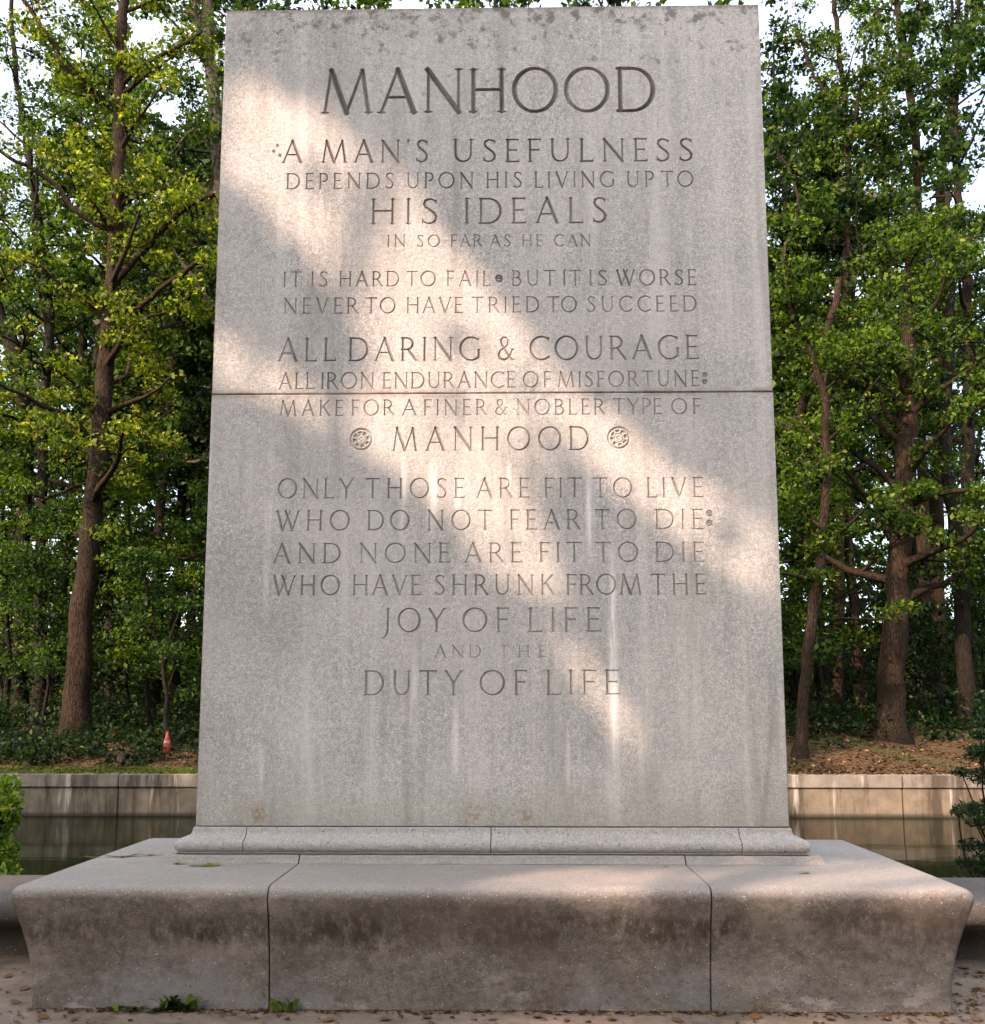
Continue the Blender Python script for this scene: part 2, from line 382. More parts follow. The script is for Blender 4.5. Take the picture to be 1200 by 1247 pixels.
GL = {
 'I': (0.16, [seg(.08, .02, .08, .98, TH), serif(.08, .02, SER), serif(.08, .98, SER)]),
 'H': (0.80, [seg(.10, .02, .10, .98, TH), seg(.70, .02, .70, .98, TH), seg(.10, .52, .70, .52, TN)] + [serif(a, b, SER) for a in (.10, .70) for b in (.02, .98)]),
 'E': (0.52, [seg(.10, .02, .10, .98, TH), seg(.04, .98, .47, .98, TN, .03), seg(.10, .52, .42, .52, TN, .03), seg(.04, .02, .50, .02, TN, .03), seg(.47, .99, .47, .90, .03, .012), seg(.50, .01, .51, .12, .03, .012), seg(.42, .57, .42, .47, .016)]),
 'F': (0.50, [seg(.10, .02, .10, .98, TH), seg(.04, .98, .47, .98, TN, .03), seg(.10, .52, .41, .52, TN, .03), serif(.10, .02, SER), seg(.47, .99, .47, .90, .03, .012), seg(.41, .57, .41, .47, .016)]),
 'L': (0.52, [seg(.10, .02, .10, .98, TH), serif(.10, .98, SER), seg(.04, .02, .50, .02, TN, .03), seg(.50, .01, .51, .13, .03, .012)]),
 'T': (0.72, [seg(.36, .02, .36, .98, TH), seg(.03, .98, .69, .98, TN), seg(.03, .99, .02, .88, .03, .01), seg(.69, .99, .70, .88, .03, .01), serif(.36, .02, SER)]),
 'A': (0.84, [seg(.08, .02, .42, .99, TN), seg(.42, .99, .77, .02, TD), seg(.20, .36, .65, .36, TN * .9), serif(.08, .02, SER), serif(.77, .02, SER)]),
 'V': (0.80, [seg(.08, .98, .41, .01, TD), seg(.41, .01, .73, .98, TN), serif(.08, .98, SER), serif(.73, .98, SER)]),
 'M': (1.10, [seg(.10, .02, .22, .98, TN), seg(.22, .98, .56, .01, TD), seg(.56, .01, .88, .98, TN), seg(.88, .98, 1.02, .02, TD * .8), serif(.10, .02, SER), serif(1.02, .02, SER)]),
 'N': (0.86, [seg(.12, .02, .12, .98, TN), seg(.10, .98, .76, .01, TD), seg(.76, .01, .76, .98, TN), serif(.12, .02, SER), serif(.76, .98, SER), seg(.03, .98, .12, .97, .012, .03)]),
 'O': (0.98, [arc(.49, .5, .44, .49, 0, 2 * PI, 34)]),
 'C': (0.80, [arc(.49, .5, .44, .49, .85, 2 * PI - .85, 26), seg(.785, .93, .785, .80, .034, .012)]),
 'G': (0.90, [arc(.49, .5, .44, .49, .85, 2 * PI - .75, 26), seg(.785, .93, .785, .80, .034, .012), seg(.81, .14, .81, .46, TH), serif(.81, .46, SER)]),
 'D': (0.84, [seg(.10, .02, .10, .98, TH), bowl(.04, .02, .98, .75)]),
 'P': (0.56, [seg(.10, .02, .10, .98, TH), bowl(.04, .46, .98, .47)[:-1], serif(.10, .02, SER)]),
 'B': (0.60, [seg(.10, .02, .10, .98, TH), bowl(.04, .53, .98, .44), bowl(.04, .02, .53, .52)]),
 'R': (0.68, [seg(.10, .02, .10, .98, TH), bowl(.04, .48, .98, .47), seg(.32, .48, .64, .02, TH), serif(.10, .02, SER), seg(.62, .03, .72, .02, .03, .01)]),
 'K': (0.70, [seg(.10, .02, .10, .98, TH), seg(.12, .46, .58, .98, TN), seg(.26, .60, .64, .02, TH), serif(.10, .02, SER), serif(.10, .98, SER), serif(.58, .98, .07), seg(.62, .03, .72, .02, .03, .01)]),
 'S': (0.54, [[((.46, .86), .03), ((.38, .95), TN), ((.26, .98), TN), ((.13, .92), .046), ((.09, .79), TH), ((.14, .66), TH), ((.27, .55), TH), ((.40, .43), TH), ((.47, .30), TH), ((.45, .14), .05), ((.34, .04), TN), ((.20, .02), TN), ((.08, .09), TN), ((.05, .18), .02)], seg(.46, .92, .46, .78, .03, .01), seg(.05, .06, .05, .22, .03, .01)]),
 'U': (0.80, [[((.12, .98), TH), ((.12, .36), TH), ((.16, .17), TH), ((.27, .05), .045), ((.40, .02), TN), ((.53, .05), TN), ((.65, .17), TN), ((.69, .36), TN), ((.69, .98), TN)], serif(.12, .98, SER), serif(.69, .98, SER)]),
 'Y': (0.76, [seg(.07, .98, .38, .48, TH), seg(.69, .98, .38, .48, TN), seg(.38, .48, .38, .02, TH), serif(.07, .98, SER), serif(.69, .98, SER), serif(.38, .02, SER)]),
 'W': (1.14, [seg(.06, .98, .32, .01, TD), seg(.32, .01, .66, .98, TN), seg(.46, .98, .80, .01, TD), seg(.80, .01, 1.08, .98, TN), serif(.06, .98, SER), serif(1.08, .98, SER), serif(.46, .98, .05), serif(.66, .98, .05)]),
 'J': (0.34, [[((.22, .98), TH), ((.22, .10), TH), ((.18, -.08), TH), ((.08, -.20), TN), ((-.04, -.24), .02)], serif(.22, .98, SER)]),
 '&': (0.80, [[((.70, .46), .03), ((.62, .26), TN), ((.48, .08), TN), ((.30, .01), TH), ((.12, .08), TH), ((.06, .24), TH), ((.14, .42), TN), ((.34, .54), TN), ((.48, .68), TN), ((.50, .84), TN), ((.40, .97), TN), ((.26, .98), TN), ((.17, .86), TH), ((.20, .68), TH), ((.34, .46), TH), ((.52, .20), TH), ((.66, .04), TH), ((.80, .02), .02)], serif(.72, .46, .09)]),
 "'": (0.10, [seg(.05, .98, .04, .80, .05, .015)]),
 'e': (0.0, []),
}
# text, (left px, right px), measured on the photograph; (baseline left, right), (cap top left, right)
LINES = [
 ([('MANHOOD', 390, 799)], (138, 135), (84, 82)),
 ([('A', 343, 368.5), ("MAN'S", 391, 522), ('USEFULNESS', 551, 845)], (198, 196), (171, 168)),
 ([('DEPENDS', 348.5, 480), ('UPON', 495, 577), ('HIS', 592, 636), ('LIVING', 651, 749), ('UP', 763, 797), ('TO', 806, 845)], (230, 227), (211, 208)),
 ([('HIS', 451, 534), ('IDEALS', 566, 740)], (273, 271), (242, 240)),
 ([('IN', 472, 494), ('SO', 508, 536), ('FAR', 549, 587), ('AS', 597, 622), ('HE', 636, 661), ('CAN', 675, 720)], (300.5, 299.5), (286, 285.5)),
 ([('IT', 345, 367), ('IS', 379, 399.5), ('HARD', 413, 486.5), ('TO', 495, 531), ('FAIL', 544, 598), ('BUT', 623.5, 677), ('IT', 686, 708), ('IS', 718, 740), ('WORSE', 751, 848)], (349, 347), (331, 328)),
 ([('NEVER', 345, 436), ('TO', 445, 482), ('HAVE', 495, 564), ('TRIED', 574.5, 657), ('TO', 667, 703), ('SUCCEED', 715, 849)], (382, 379), (363, 360)),
 ([('ALL', 338, 409), ('DARING', 424, 586), ('&', 606, 627), ('COURAGE', 645, 851)], (440, 437), (412, 408)),
 ([('ALL', 339, 383), ('IRON', 391, 456), ('ENDURANCE', 466, 628), ('OF', 637, 672), ('MISFORTUNE', 679, 852)], (474, 470), (454, 451.5)),
 ([('MAKE', 340, 418), ('FOR', 428, 480), ('A', 489, 508), ('FINER', 516, 593), ('&', 603, 618), ('NOBLER', 629, 737), ('TYPE', 747, 806), ('OF', 818, 854)], (506.5, 504), (487.5, 485)),
 ([('MANHOOD', 477, 718)], (549, 548), (521, 519)),
 ([('ONLY', 338, 431), ('THOSE', 445, 566), ('ARE', 580, 645), ('FIT', 663, 709), ('TO', 723, 771), ('LIVE', 788, 857)], (607, 605.5), (583, 581.5)),
 ([('WHO', 336, 426), ('DO', 447, 499), ('NOT', 520, 600), ('FEAR', 621, 707), ('TO', 725, 776), ('DIE', 798, 858)], (646.5, 644), (622, 620)),
 ([('AND', 332, 415), ('NONE', 437, 548), ('ARE', 565, 636), ('FIT', 657, 709), ('TO', 726, 778), ('DIE', 798, 859)], (686, 684), (662, 660)),
 ([('WHO', 332, 414), ('HAVE', 429, 513), ('SHRUNK', 529, 676), ('FROM', 690, 782), ('THE', 793, 860)], (725, 724), (701, 699)),
 ([('JOY', 466, 543), ('OF', 563, 620), ('LIFE', 643, 732)], (770, 769.5), (741, 740)),
 ([('AND', 529, 586), ('THE', 608, 665)], (801, 800.5), (786, 786)),
 ([('DUTY', 443, 564), ('OF', 584, 642), ('LIFE', 665, 755)], (847, 846), (817, 816)),
]
ORN = {1: [(338, 177, 2.2), (333.5, 184, 2.2), (341, 189, 2.4)], 5: [(608, 339, 5.5)], 8: [(858.5, 456, 3.2), (858.5, 464.5, 3.6)], 12: [(864.5, 625, 4.3), (864.5, 637, 4.3)]}

def face_uv(px, py):
    p = at_y(px, py, YT); return float(p[0]), float(p[2])
def line_strokes(words, base, cap):
    out = []
    xl_, xr_ = words[0][1], words[-1][2]
    for (txt, a, b) in words:
        fa = (a - xl_) / max(1, xr_ - xl_); fb = (b - xl_) / max(1, xr_ - xl_)
        ya = base[0] + (base[1] - base[0]) * fa; yb = base[0] + (base[1] - base[0]) * fb
        ta = cap[0] + (cap[1] - cap[0]) * (fa + fb) / 2
        (ua, va), (ub, vb) = face_uv(a, ya), face_uv(b, yb)
        h = face_uv((a + b) / 2, ta)[1] - (va + vb) / 2
        W = ub - ua; ws = [GL[ch][0] * h for ch in txt]
        n = len(txt); sx = 1.0
        gap = (W - sum(ws)) / max(1, n - 1)
        gmin = 0.05 * h
        if n == 1 or gap < gmin:
            sx = (W - gmin * (n - 1)) / sum(ws); gap = gmin
        if n > 1 and gap > 0.34 * h:
            sx = (W - 0.34 * h * (n - 1)) / sum(ws); sx = min(sx, 1.18); gap = (W - sum(ws) * sx) / (n - 1)
        x = ua
        for ch, wd in zip(txt, ws):
            jit = random.uniform(-.006, .006) * h
            for st in GL[ch][1]:
                yb0 = va + (vb - va) * (x - ua) / max(1e-6, W) + jit
                out.append([((x + p[0] * h * sx, yb0 + p[1] * h), hw * h) for p, hw in st])
            x += wd * sx + gap
    return out

STEP = 0.0017
SLOPE = 1.9
def carve(U0, U1, V0, V1, strokes, extra=None):
    nu = int(round((U1 - U0) / STEP)); nv = int(round((V1 - V0) / STEP))
    us = np.linspace(U0, U1, nu + 1); vs = np.linspace(V0, V1, nv + 1)
    D = np.zeros((nv + 1, nu + 1), dtype=np.float32)
    for st in strokes:
        for (p, a), (q, b) in zip(st[:-1], st[1:]):
            m = max(a, b)
            i0 = np.searchsorted(us, min(p[0], q[0]) - m); i1 = np.searchsorted(us, max(p[0], q[0]) + m)
            j0 = np.searchsorted(vs, min(p[1], q[1]) - m); j1 = np.searchsorted(vs, max(p[1], q[1]) + m)
            if i1 <= i0 or j1 <= j0: continue
            X, Y = np.meshgrid(us[i0:i1], vs[j0:j1])
            dx, dy = q[0] - p[0], q[1] - p[1]; L2 = dx * dx + dy * dy + 1e-12
            t = np.clip(((X - p[0]) * dx + (Y - p[1]) * dy) / L2, 0, 1)
            d = np.hypot(X - p[0] - t * dx, Y - p[1] - t * dy)
            dep = (a + (b - a) * t) - d
            D[j0:j1, i0:i1] = np.maximum(D[j0:j1, i0:i1], dep)
    D = np.maximum(D, 0) * SLOPE
    if extra is not None: D = extra(us, vs, D)
    return us, vs, D

class FaceSet:
    def __init__(s): s.V = []; s.F = []; s.n = 0
    def add(s, V, F):
        V = np.asarray(V, dtype=np.float64).reshape(-1, 3); F = np.asarray(F, dtype=np.int64).reshape(-1, 4)
        s.V.append(V); s.F.append(F + s.n); s.n += len(V)
    def rect(s, u0, u1, v0, v1):
        s.add([(u0, YT, v0), (u1, YT, v0), (u1, YT, v1), (u0, YT, v1)], [(0, 1, 2, 3)])
    def build(s, name, mat, **k):
        return mesh_np(name, np.concatenate(s.V), np.concatenate(s.F), mat, **k)

def split_patch(us, vs, D, flat, carved):
    """carved cells keep the fine grid, flat cells are merged into long rows"""
    mx = np.maximum(np.maximum(D[:-1, :-1], D[1:, :-1]), np.maximum(D[:-1, 1:], D[1:, 1:])) > 0
    U, V = np.meshgrid(us, vs)
    P = np.stack([U, YT + D, V], -1).reshape(-1, 3)
    nu = len(us)
    J, I = np.nonzero(mx)
    if len(J):
        f = np.stack([J * nu + I, J * nu + I + 1, (J + 1) * nu + I + 1, (J + 1) * nu + I], 1)
        used, inv = np.unique(f, return_inverse=True)
        carved.add(P[used], inv.reshape(-1, 4))
    # group identical consecutive rows of the mask, then take runs
    j = 0; rects = []
    while j < mx.shape[0]:
        j2 = j + 1
        while j2 < mx.shape[0] and np.array_equal(mx[j2], mx[j]): j2 += 1
        row = np.concatenate([[1], mx[j].astype(np.int8), [1]]); d = np.diff(row)
        for a, b in zip(np.nonzero(d == -1)[0], np.nonzero(d == 1)[0]):
            rects.append((us[a], us[b], vs[j], vs[j2]))
        j = j2
    if rects:
        r = np.array(rects); n = len(r); y = np.full(n, YT)
        V4 = np.stack([np.stack([r[:, 0], y, r[:, 2]], 1), np.stack([r[:, 1], y, r[:, 2]], 1), np.stack([r[:, 1], y, r[:, 3]], 1), np.stack([r[:, 0], y, r[:, 3]], 1)], 1)
        flat.add(V4.reshape(-1, 3), np.arange(4 * n).reshape(-1, 4))

def rosette_depth(cu, cv, r):
    def f(us, vs, D):
        X, Y = np.meshgrid((us - cu) / r, (vs - cv) / r); q = np.hypot(X, Y); th = np.arctan2(Y, X)
        d = np.maximum(0, 0.12 - np.abs(q - 0.88)) * 1.6
        ph = np.abs(((th / (2 * PI) * 8 + 0.25) % 1) - 0.5) * 2            # 0 mid pit .. 1 spoke
        pit = np.clip(np.minimum(np.minimum(q - 0.42, 0.72 - q) * 1.6, (0.80 - ph) * 0.45), 0, 0.12)
        d = np.maximum(d, pit * 1.3)
        d = np.maximum(d, np.maximum(0, 0.06 - np.abs(q - 0.36)) * 1.5)
        d = np.maximum(d, np.maximum(0, 0.05 - np.abs(q - 0.15)) * 1.5)
        d = np.where(q < 0.80, d + 0.03 * (1 - q ** 2), d)
        return np.where(q < 1.0, d * r, 0).astype(np.float32)
    return f

# ------------------------------------------------------------------ the monument
mon = tag(empty('stone_monument', (CX, YT, 0)), 'tall pale granite tablet carved with lines of capitals on a broad flared plinth', 'monument')
def mpart(name, me, parent=mon, label=None):
    o = obj(name, me)
    if parent is not None:
        o.parent = parent
        if parent is mon: o.location = -Vector(mon.location)
    if label: o['label'] = label
    return o
TH_BACK = 7.20
def block(z0, z1, line_ids, ros):
    ch = 0.006
    x0, x1 = CX - HX, CX + HX
    fl = FaceSet(); parts = []
    rows = []
    for i in line_ids:
        words, base, cap = LINES[i]
        st = line_strokes(words, base, cap)
        for (px, py, r) in ORN.get(i, ()):
            u, v = face_uv(px, py); rr = r * YT / 1200
            st.append([((u + rr * .72 * math.cos(t), v + rr * .72 * math.sin(t)), rr * .24) for t in np.linspace(0.4, 2 * PI - .2, 14)])
            st.append([((u - rr * .45, v), rr * .20), ((u + rr * .62, v + rr * .12), rr * .20)])
        allp = np.array([p for s_ in st for p, _ in s_]); hw = max(a for s_ in st for _, a in s_)
        u0, v0 = allp.min(0) - hw - 0.004; u1, v1 = allp.max(0) + hw + 0.004
        rows.append([u0, u1, v0, v1, st, i, []])
    rows.sort(key=lambda r: -r[3])
    for a, b in zip(rows[:-1], rows[1:]):                      # strips must not overlap
        if b[3] > a[2]:
            m = (b[3] + a[2]) / 2; a[2] = m; b[3] = m
    for (px, py, r) in ros:
        u, v = face_uv(px, py); rr = r * YT / 1200
        row = min(rows, key=lambda q: abs((q[2] + q[3]) / 2 - v)); row[6].append((u, v, rr))
        row[2] = min(row[2], v - rr - .006); row[3] = max(row[3], v + rr + .006)
    cur = z1 - ch
    for (u0, u1, v0, v1, st, i, rs) in rows:
        if cur - v1 > 1e-6: fl.rect(x0 + ch, x1 - ch, v1, cur)
        cuts = [(u0, u1, None)] + [(u - rr - .004, u + rr + .004, (u, v, rr)) for (u, v, rr) in rs]
        cuts.sort(); left = x0 + ch
        for (a, b, rz) in cuts:
            fl.rect(left, a, v0, v1)
            cs = FaceSet()
            if rz is None:
                split_patch(*carve(a, b, v0, v1, st), fl, cs)
                parts.append(('carved_lettering', cs, 'carved line reading ' + ' '.join(w_[0] for w_ in LINES[i][0])))
            else:
                split_patch(*carve(a, b, v0, v1, [], rosette_depth(*rz)), fl, cs)
                parts.append(('rosette', cs, None))
            left = b
        fl.rect(left, x1 - ch, v0, v1)
        cur = v0
    fl.rect(x0 + ch, x1 - ch, z0 + ch, cur)
    # chamfers, sides, top, bottom, back
    A = [(x0 + ch, YT, z0 + ch), (x1 - ch, YT, z0 + ch), (x1 - ch, YT, z1 - ch), (x0 + ch, YT, z1 - ch)]
    B = [(x0, YT + ch, z0), (x1, YT + ch, z0), (x1, YT + ch, z1), (x0, YT + ch, z1)]
    C = [(x0, TH_BACK, z0), (x1, TH_BACK, z0), (x1, TH_BACK, z1), (x0, TH_BACK, z1)]
    V = A + B + C; F = []
    for k in range(4):
        k2 = (k + 1) % 4
        F.append((k, 4 + k, 4 + k2, k2)); F.append((4 + k, 8 + k, 8 + k2, 4 + k2))
    F.append((11, 10, 9, 8))
    fl.add(V, F)
    return fl, parts
for nm, args in (('upper_slab', (JOINT_Z + 0.0035, TOP_Z, range(0, 9), [])), ('lower_slab', (BOT_Z, JOINT_Z - 0.0035, range(9, 18), [(440, 535, 15.0), (754, 533, 15.0)]))):
    fl, parts = block(*args)
    o = mpart(nm, fl.build(nm, M['tablet']))
    for (pn, cs, lab) in parts:
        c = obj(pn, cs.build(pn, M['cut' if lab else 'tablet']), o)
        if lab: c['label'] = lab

def ring_piece(name, prof, rect, xa, xb, rc, mat, seg_n=5, sharp=32, wear=0.0):
    """stone cut from a moulded block: prof = [(outset, z)], rect = (x0,x1,y0,y1), cut to xa..xb"""
    bm = bmesh.new(); loops = []
    X0, X1, Y0, Y1 = rect
    for (o_, z) in prof:
        r = max(0.002, rc)
        a0, a1, b0, b1 = X0 - o_, X1 + o_, Y0 - o_, Y1 + o_
        pts = []
        for (cx, cy, t0) in ((a1 - r, b0 + r, -PI / 2), (a1 - r, b1 - r, 0), (a0 + r, b1 - r, PI / 2), (a0 + r, b0 + r, PI)):
            for k in range(seg_n):
                t = t0 + PI / 2 * k / (seg_n - 1)
                pts.append((cx + r * math.cos(t), cy + r * math.sin(t)))
        if wear:                                     # extra points along the front so that the edge can be uneven
            dense = []
            for k, p in enumerate(pts):
                q_ = pts[(k + 1) % len(pts)]; dense.append(p)
                if p[1] < b0 + .01 and q_[1] < b0 + .01 and abs(q_[0] - p[0]) > .1:
                    m = 150; dense += [(p[0] + (q_[0] - p[0]) * j / m, p[1] + (q_[1] - p[1]) * j / m) for j in range(1, m)]
            pts = dense
        loops.append([bm.verts.new((min(max(x, xa), xb), y, z)) for x, y in pts])
    for A, B in zip(loops[:-1], loops[1:]):
        n = len(A)
        for k in range(n):
            bm.faces.new((A[k], A[(k + 1) % n], B[(k + 1) % n], B[k]))
    bm.faces.new(loops[-1]); bm.faces.new(list(reversed(loops[0])))
    bmesh.ops.remove_doubles(bm, verts=bm.verts, dist=1e-5)
    bmesh.ops.dissolve_degenerate(bm, edges=bm.edges, dist=1e-5)
    if wear:
        for v in bm.verts:
            p = v.co.copy()
            d = mnoise.noise_vector(p * 2.3) * 1.2 + mnoise.noise_vector(p * 9) * .8 + mnoise.noise_vector(p * 24) * .45
            chip = max(0.0, mnoise.noise(p * 7 + Vector((3, 1, 8))) - .30) * 4.0
            near = 1.0 if min(abs(p.x - xa), abs(p.x - xb)) < .03 or p.z < .07 else .25
            v.co = p + Vector((d.x * .35, d.y, d.z * .7)) * wear + Vector((0, 1, -.4)) * chip * near * wear
    return bm_mesh(name, bm, mat, True, sharp)

# plinth, three stones
YP = 5.826
PX0, PX1 = float(at_y(36, 1232, YP)[0]), float(at_y(1163, 1232, YP)[0])
PR = (PX0, PX1, YP, 7.74)
print('overhang', at_y(12, 1090, 5.716)[0] - PX0, at_y(1187, 1090, 5.716)[0] - PX1, at_y(600, 1232, YP)[2], PX0, PX1)
pp = [(0.0, 0.004), (0.0, 0.06), (0.003, 0.13), (0.010, 0.21), (0.021, 0.29), (0.036, 0.365), (0.056, 0.445), (0.078, 0.525), (0.097, 0.585), (0.107, 0.62),
      (0.110, 0.637), (0.107, 0.655), (0.098, 0.673), (0.082, 0.687), (0.056, 0.6955), (0.024, 0.6990), (-0.02, 0.700)]
pq = np.array(pp); tt = np.linspace(0, len(pp) - 1, 42); pp = list(zip(np.interp(tt, np.arange(len(pq)), pq[:, 0]), np.interp(tt, np.arange(len(pq)), pq[:, 1])))
JL, JR = float(at_y(326.5, 1100, 5.73)[0]), float(at_y(867, 1100, 5.73)[0])
g = 0.0045
cuts = [(-9, JL - g), (JL + g, JR - g), (JR + g, 9)]
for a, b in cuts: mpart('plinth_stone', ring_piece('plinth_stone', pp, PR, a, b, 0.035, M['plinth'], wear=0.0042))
sx = float(at_y(1003, 1046, 6.56)[0]) - CX
sp = [(0.030, 0.7015), (0.022, 0.708), (0.012, 0.720), (0.004, 0.735), (0.0, 0.744), (-0.006, 0.749)]
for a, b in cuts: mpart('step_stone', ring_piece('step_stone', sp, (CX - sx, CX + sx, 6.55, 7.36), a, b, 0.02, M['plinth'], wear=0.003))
mh = BOT_Z - 0.004
ml = 0.7525
H_ = mh - ml
prof_m = [(0.088, ml), (0.098, ml + .006)]
for t in np.linspace(0, 1, 9):                 # torus
    a = -1.15 + t * 2.2
    prof_m.append((0.062 + 0.044 * math.cos(a), ml + 0.052 + 0.046 * math.sin(a)))
for t in np.linspace(0.12, 1, 6):              # cove
    prof_m.append((0.080 - 0.066 * math.sin(t * PI / 2), ml + 0.094 + (H_ - 0.112) * (1 - math.cos(t * PI / 2))))
prof_m += [(0.012, mh - 0.006), (0.006, mh)]
mj = [-9] + [float(at_y(px, 1025, 6.60)[0]) for px in (297, 598, 903)] + [9]
for a, b in zip(mj[:-1], mj[1:]):
    mpart('moulding_stone', ring_piece('moulding_stone', prof_m, (CX - HX, CX + HX, YT, TH_BACK), a + 0.003, b - 0.003, 0.012, M['moulding'], wear=0.0018))
# mortar recessed in the joints of the base
def boxm(name, x0, x1, y0, y1, z0, z1, mat):
    V = [(x0, y0, z0), (x1, y0, z0), (x1, y1, z0), (x0, y1, z0), (x0, y0, z1), (x1, y0, z1), (x1, y1, z1), (x0, y1, z1)]
    return mesh_np(name, V, [(0, 3, 2, 1), (4, 5, 6, 7), (0, 1, 5, 4), (1, 2, 6, 5), (2, 3, 7, 6), (3, 0, 4, 7)], mat)
for x in (JL, JR): mpart('mortar_joint', boxm('mortar_joint', x - g * .9, x + g * .9, YP + .02, 7.7, 0.01, 0.68, M['dark_joint']))

# ------------------------------------------------------------------ ground, water, walls
def sheet(name, x0, x1, y0, y1, z, mat, nx=1, ny=1, fz=None):
    xs = np.linspace(x0, x1, nx + 1); ys = np.linspace(y0, y1, ny + 1); X, Y = np.meshgrid(xs, ys)
    Z = np.full_like(X, z) if fz is None else fz(X, Y)
    V = np.stack([X, Y, Z], -1).reshape(-1, 3)
    J, I = np.meshgrid(np.arange(ny), np.arange(nx), indexing='ij'); J = J.ravel(); I = I.ravel(); n = nx + 1
    F = np.stack([J * n + I, J * n + I + 1, (J + 1) * n + I + 1, (J + 1) * n + I], 1)
    return tag(obj(name, mesh_np(name, V, F, mat, True)), kind='structure')
sheet('plaza', -60, 60, -60, 7.3, 0.0, M['paving'])
sheet('planting_bed', -60, 60, 7.3, 10.2, 0.02, M['soil'])
sheet('moat_edge', -60, 60, 10.2, 10.21, 0, M['wall'], 1, 1, lambda X, Y: np.where(Y > 10.205, -2.2, 0.02))
sheet('water', -80, 80, 10.15, 26.0, -1.01, M['water'])
WALL_Y = 25.2
def bank_z(X, Y):
    t = np.clip(Y - WALL_Y - .55, 0, None)
    z = 0.015 + 0.13 * np.minimum(t, 7) + 0.03 * np.clip(t - 7, 0, 30)
    return z + np.where(t > .8, 0.10 * np.sin(X * .9 + Y * .4) * np.sin(Y * .8 - X * .3) + 0.05 * np.sin(X * 2.3 + 1.7 * Y), 0) * np.clip(t / 3, 0, 1)
sheet('far_bank', -150, 150, WALL_Y + 0.5, WALL_Y + 300, 0, M['litter'], 240, 500, bank_z)

wall = tag(empty('retaining_wall', (0, WALL_Y, -1.06)), 'low stained concrete wall with a coping along the far side of the moat', 'wall')
xj = -9.80; stepj = 4.93
xs = [xj + stepj * k for k in range(-6, 11)]
for a, b in zip(xs[:-1], xs[1:]):
    c = 0.012
    for nm, y0, z0, z1, mat in (('wall_panel', WALL_Y + 0.05, -2.2, -0.30, M['wall']), ('coping_stone', WALL_Y, -0.295, 0.025, M['coping'])):
        bm = bmesh.new()
        bmesh.ops.create_cube(bm, size=1)
        for v in bm.verts:
            v.co = Vector(((a + b) / 2 + v.co.x * (b - a - 2 * c), (y0 + WALL_Y + .6) / 2 + v.co.y * (WALL_Y + .6 - y0), (z0 + z1) / 2 + v.co.z * (z1 - z0)))
        bmesh.ops.bevel(bm, geom=bm.edges[:], offset=0.02, segments=2, affect='EDGES')
        o = obj(nm, bm_mesh(nm, bm, mat, True, 40), wall); o.location = -Vector(wall.location)

def curb(x0, x1, label):
    t = tag(empty('stone_curb', ((x0 + x1) / 2, 7.0, 0)), label, 'curb')
    pr = [(-0.22, 0.004), (-0.22, 0.13), (-0.20, 0.17), (-0.10, 0.215), (0.02, 0.25), (0.08, 0.285), (0.10, 0.315), (0.108, 0.345), (0.104, 0.385), (0.09, 0.41), (0.065, 0.424), (0.02, 0.428)]
    n = 4
    ed = np.linspace(x0, x1, n + 1)
    for a, b in zip(ed[:-1], ed[1:]):
        o = obj('curb_stone', ring_piece('curb_stone', pr, (x0 + .1, x1 - .1, 6.84, 7.68), a + .004, b - .004, 0.02, M['curb']), t)
        o.location = -Vector(t.location)
curb(-12.6, PX0 - 0.045, 'low flared stone curb running off from the plinth, under the lime green shrub')
curb(PX1 + 0.045, 12.8, 'low flared stone curb running off from the plinth, under the dark yew')

# ------------------------------------------------------------------ plants
def leaves_arrays(C, size, up=0.6, out=None, aspect=0.62, fold=0.22, rng=RNG):
    n = len(C)
    nrm = rng.normal(size=(n, 3)); nrm /= np.linalg.norm(nrm, axis=1, keepdims=True) + 1e-9
    nrm[:, 2] += up
    if out is not None: nrm += out
    nrm /= np.linalg.norm(nrm, axis=1, keepdims=True) + 1e-9
    a = rng.normal(size=(n, 3)); a -= nrm * (a * nrm).sum(1, keepdims=True); a /= np.linalg.norm(a, axis=1, keepdims=True) + 1e-9
    b = np.cross(nrm, a)
    s = np.asarray(size).reshape(-1, 1) * (0.45 + 1.1 * rng.random((n, 1)) ** 1.3)
    P0 = C - a * s * .5; P2 = C + a * s * .5 - nrm * s * 0.10
    mid = C - a * s * .05
    P1 = mid + b * s * aspect * .5 + nrm * s * fold * .5; P3 = mid - b * s * aspect * .5 + nrm * s * fold * .5
    V = np.stack([P0, P1, P2, P3], 1).reshape(-1, 3)
    return V, np.arange(4 * n).reshape(-1, 4)
def leaf_mesh(name, C, size, mat, **k):
    V, F = leaves_arrays(np.asarray(C, dtype=np.float64), size, **k)
    return mesh_np(name, V, F, mat)
def blob(center, rad, n, rng=RNG):
    d = rng.normal(size=(n, 3)); d /= np.linalg.norm(d, axis=1, keepdims=True)
    r = rng.random((n, 1)) ** 0.45
    return np.asarray(center) + d * r * np.asarray(rad)
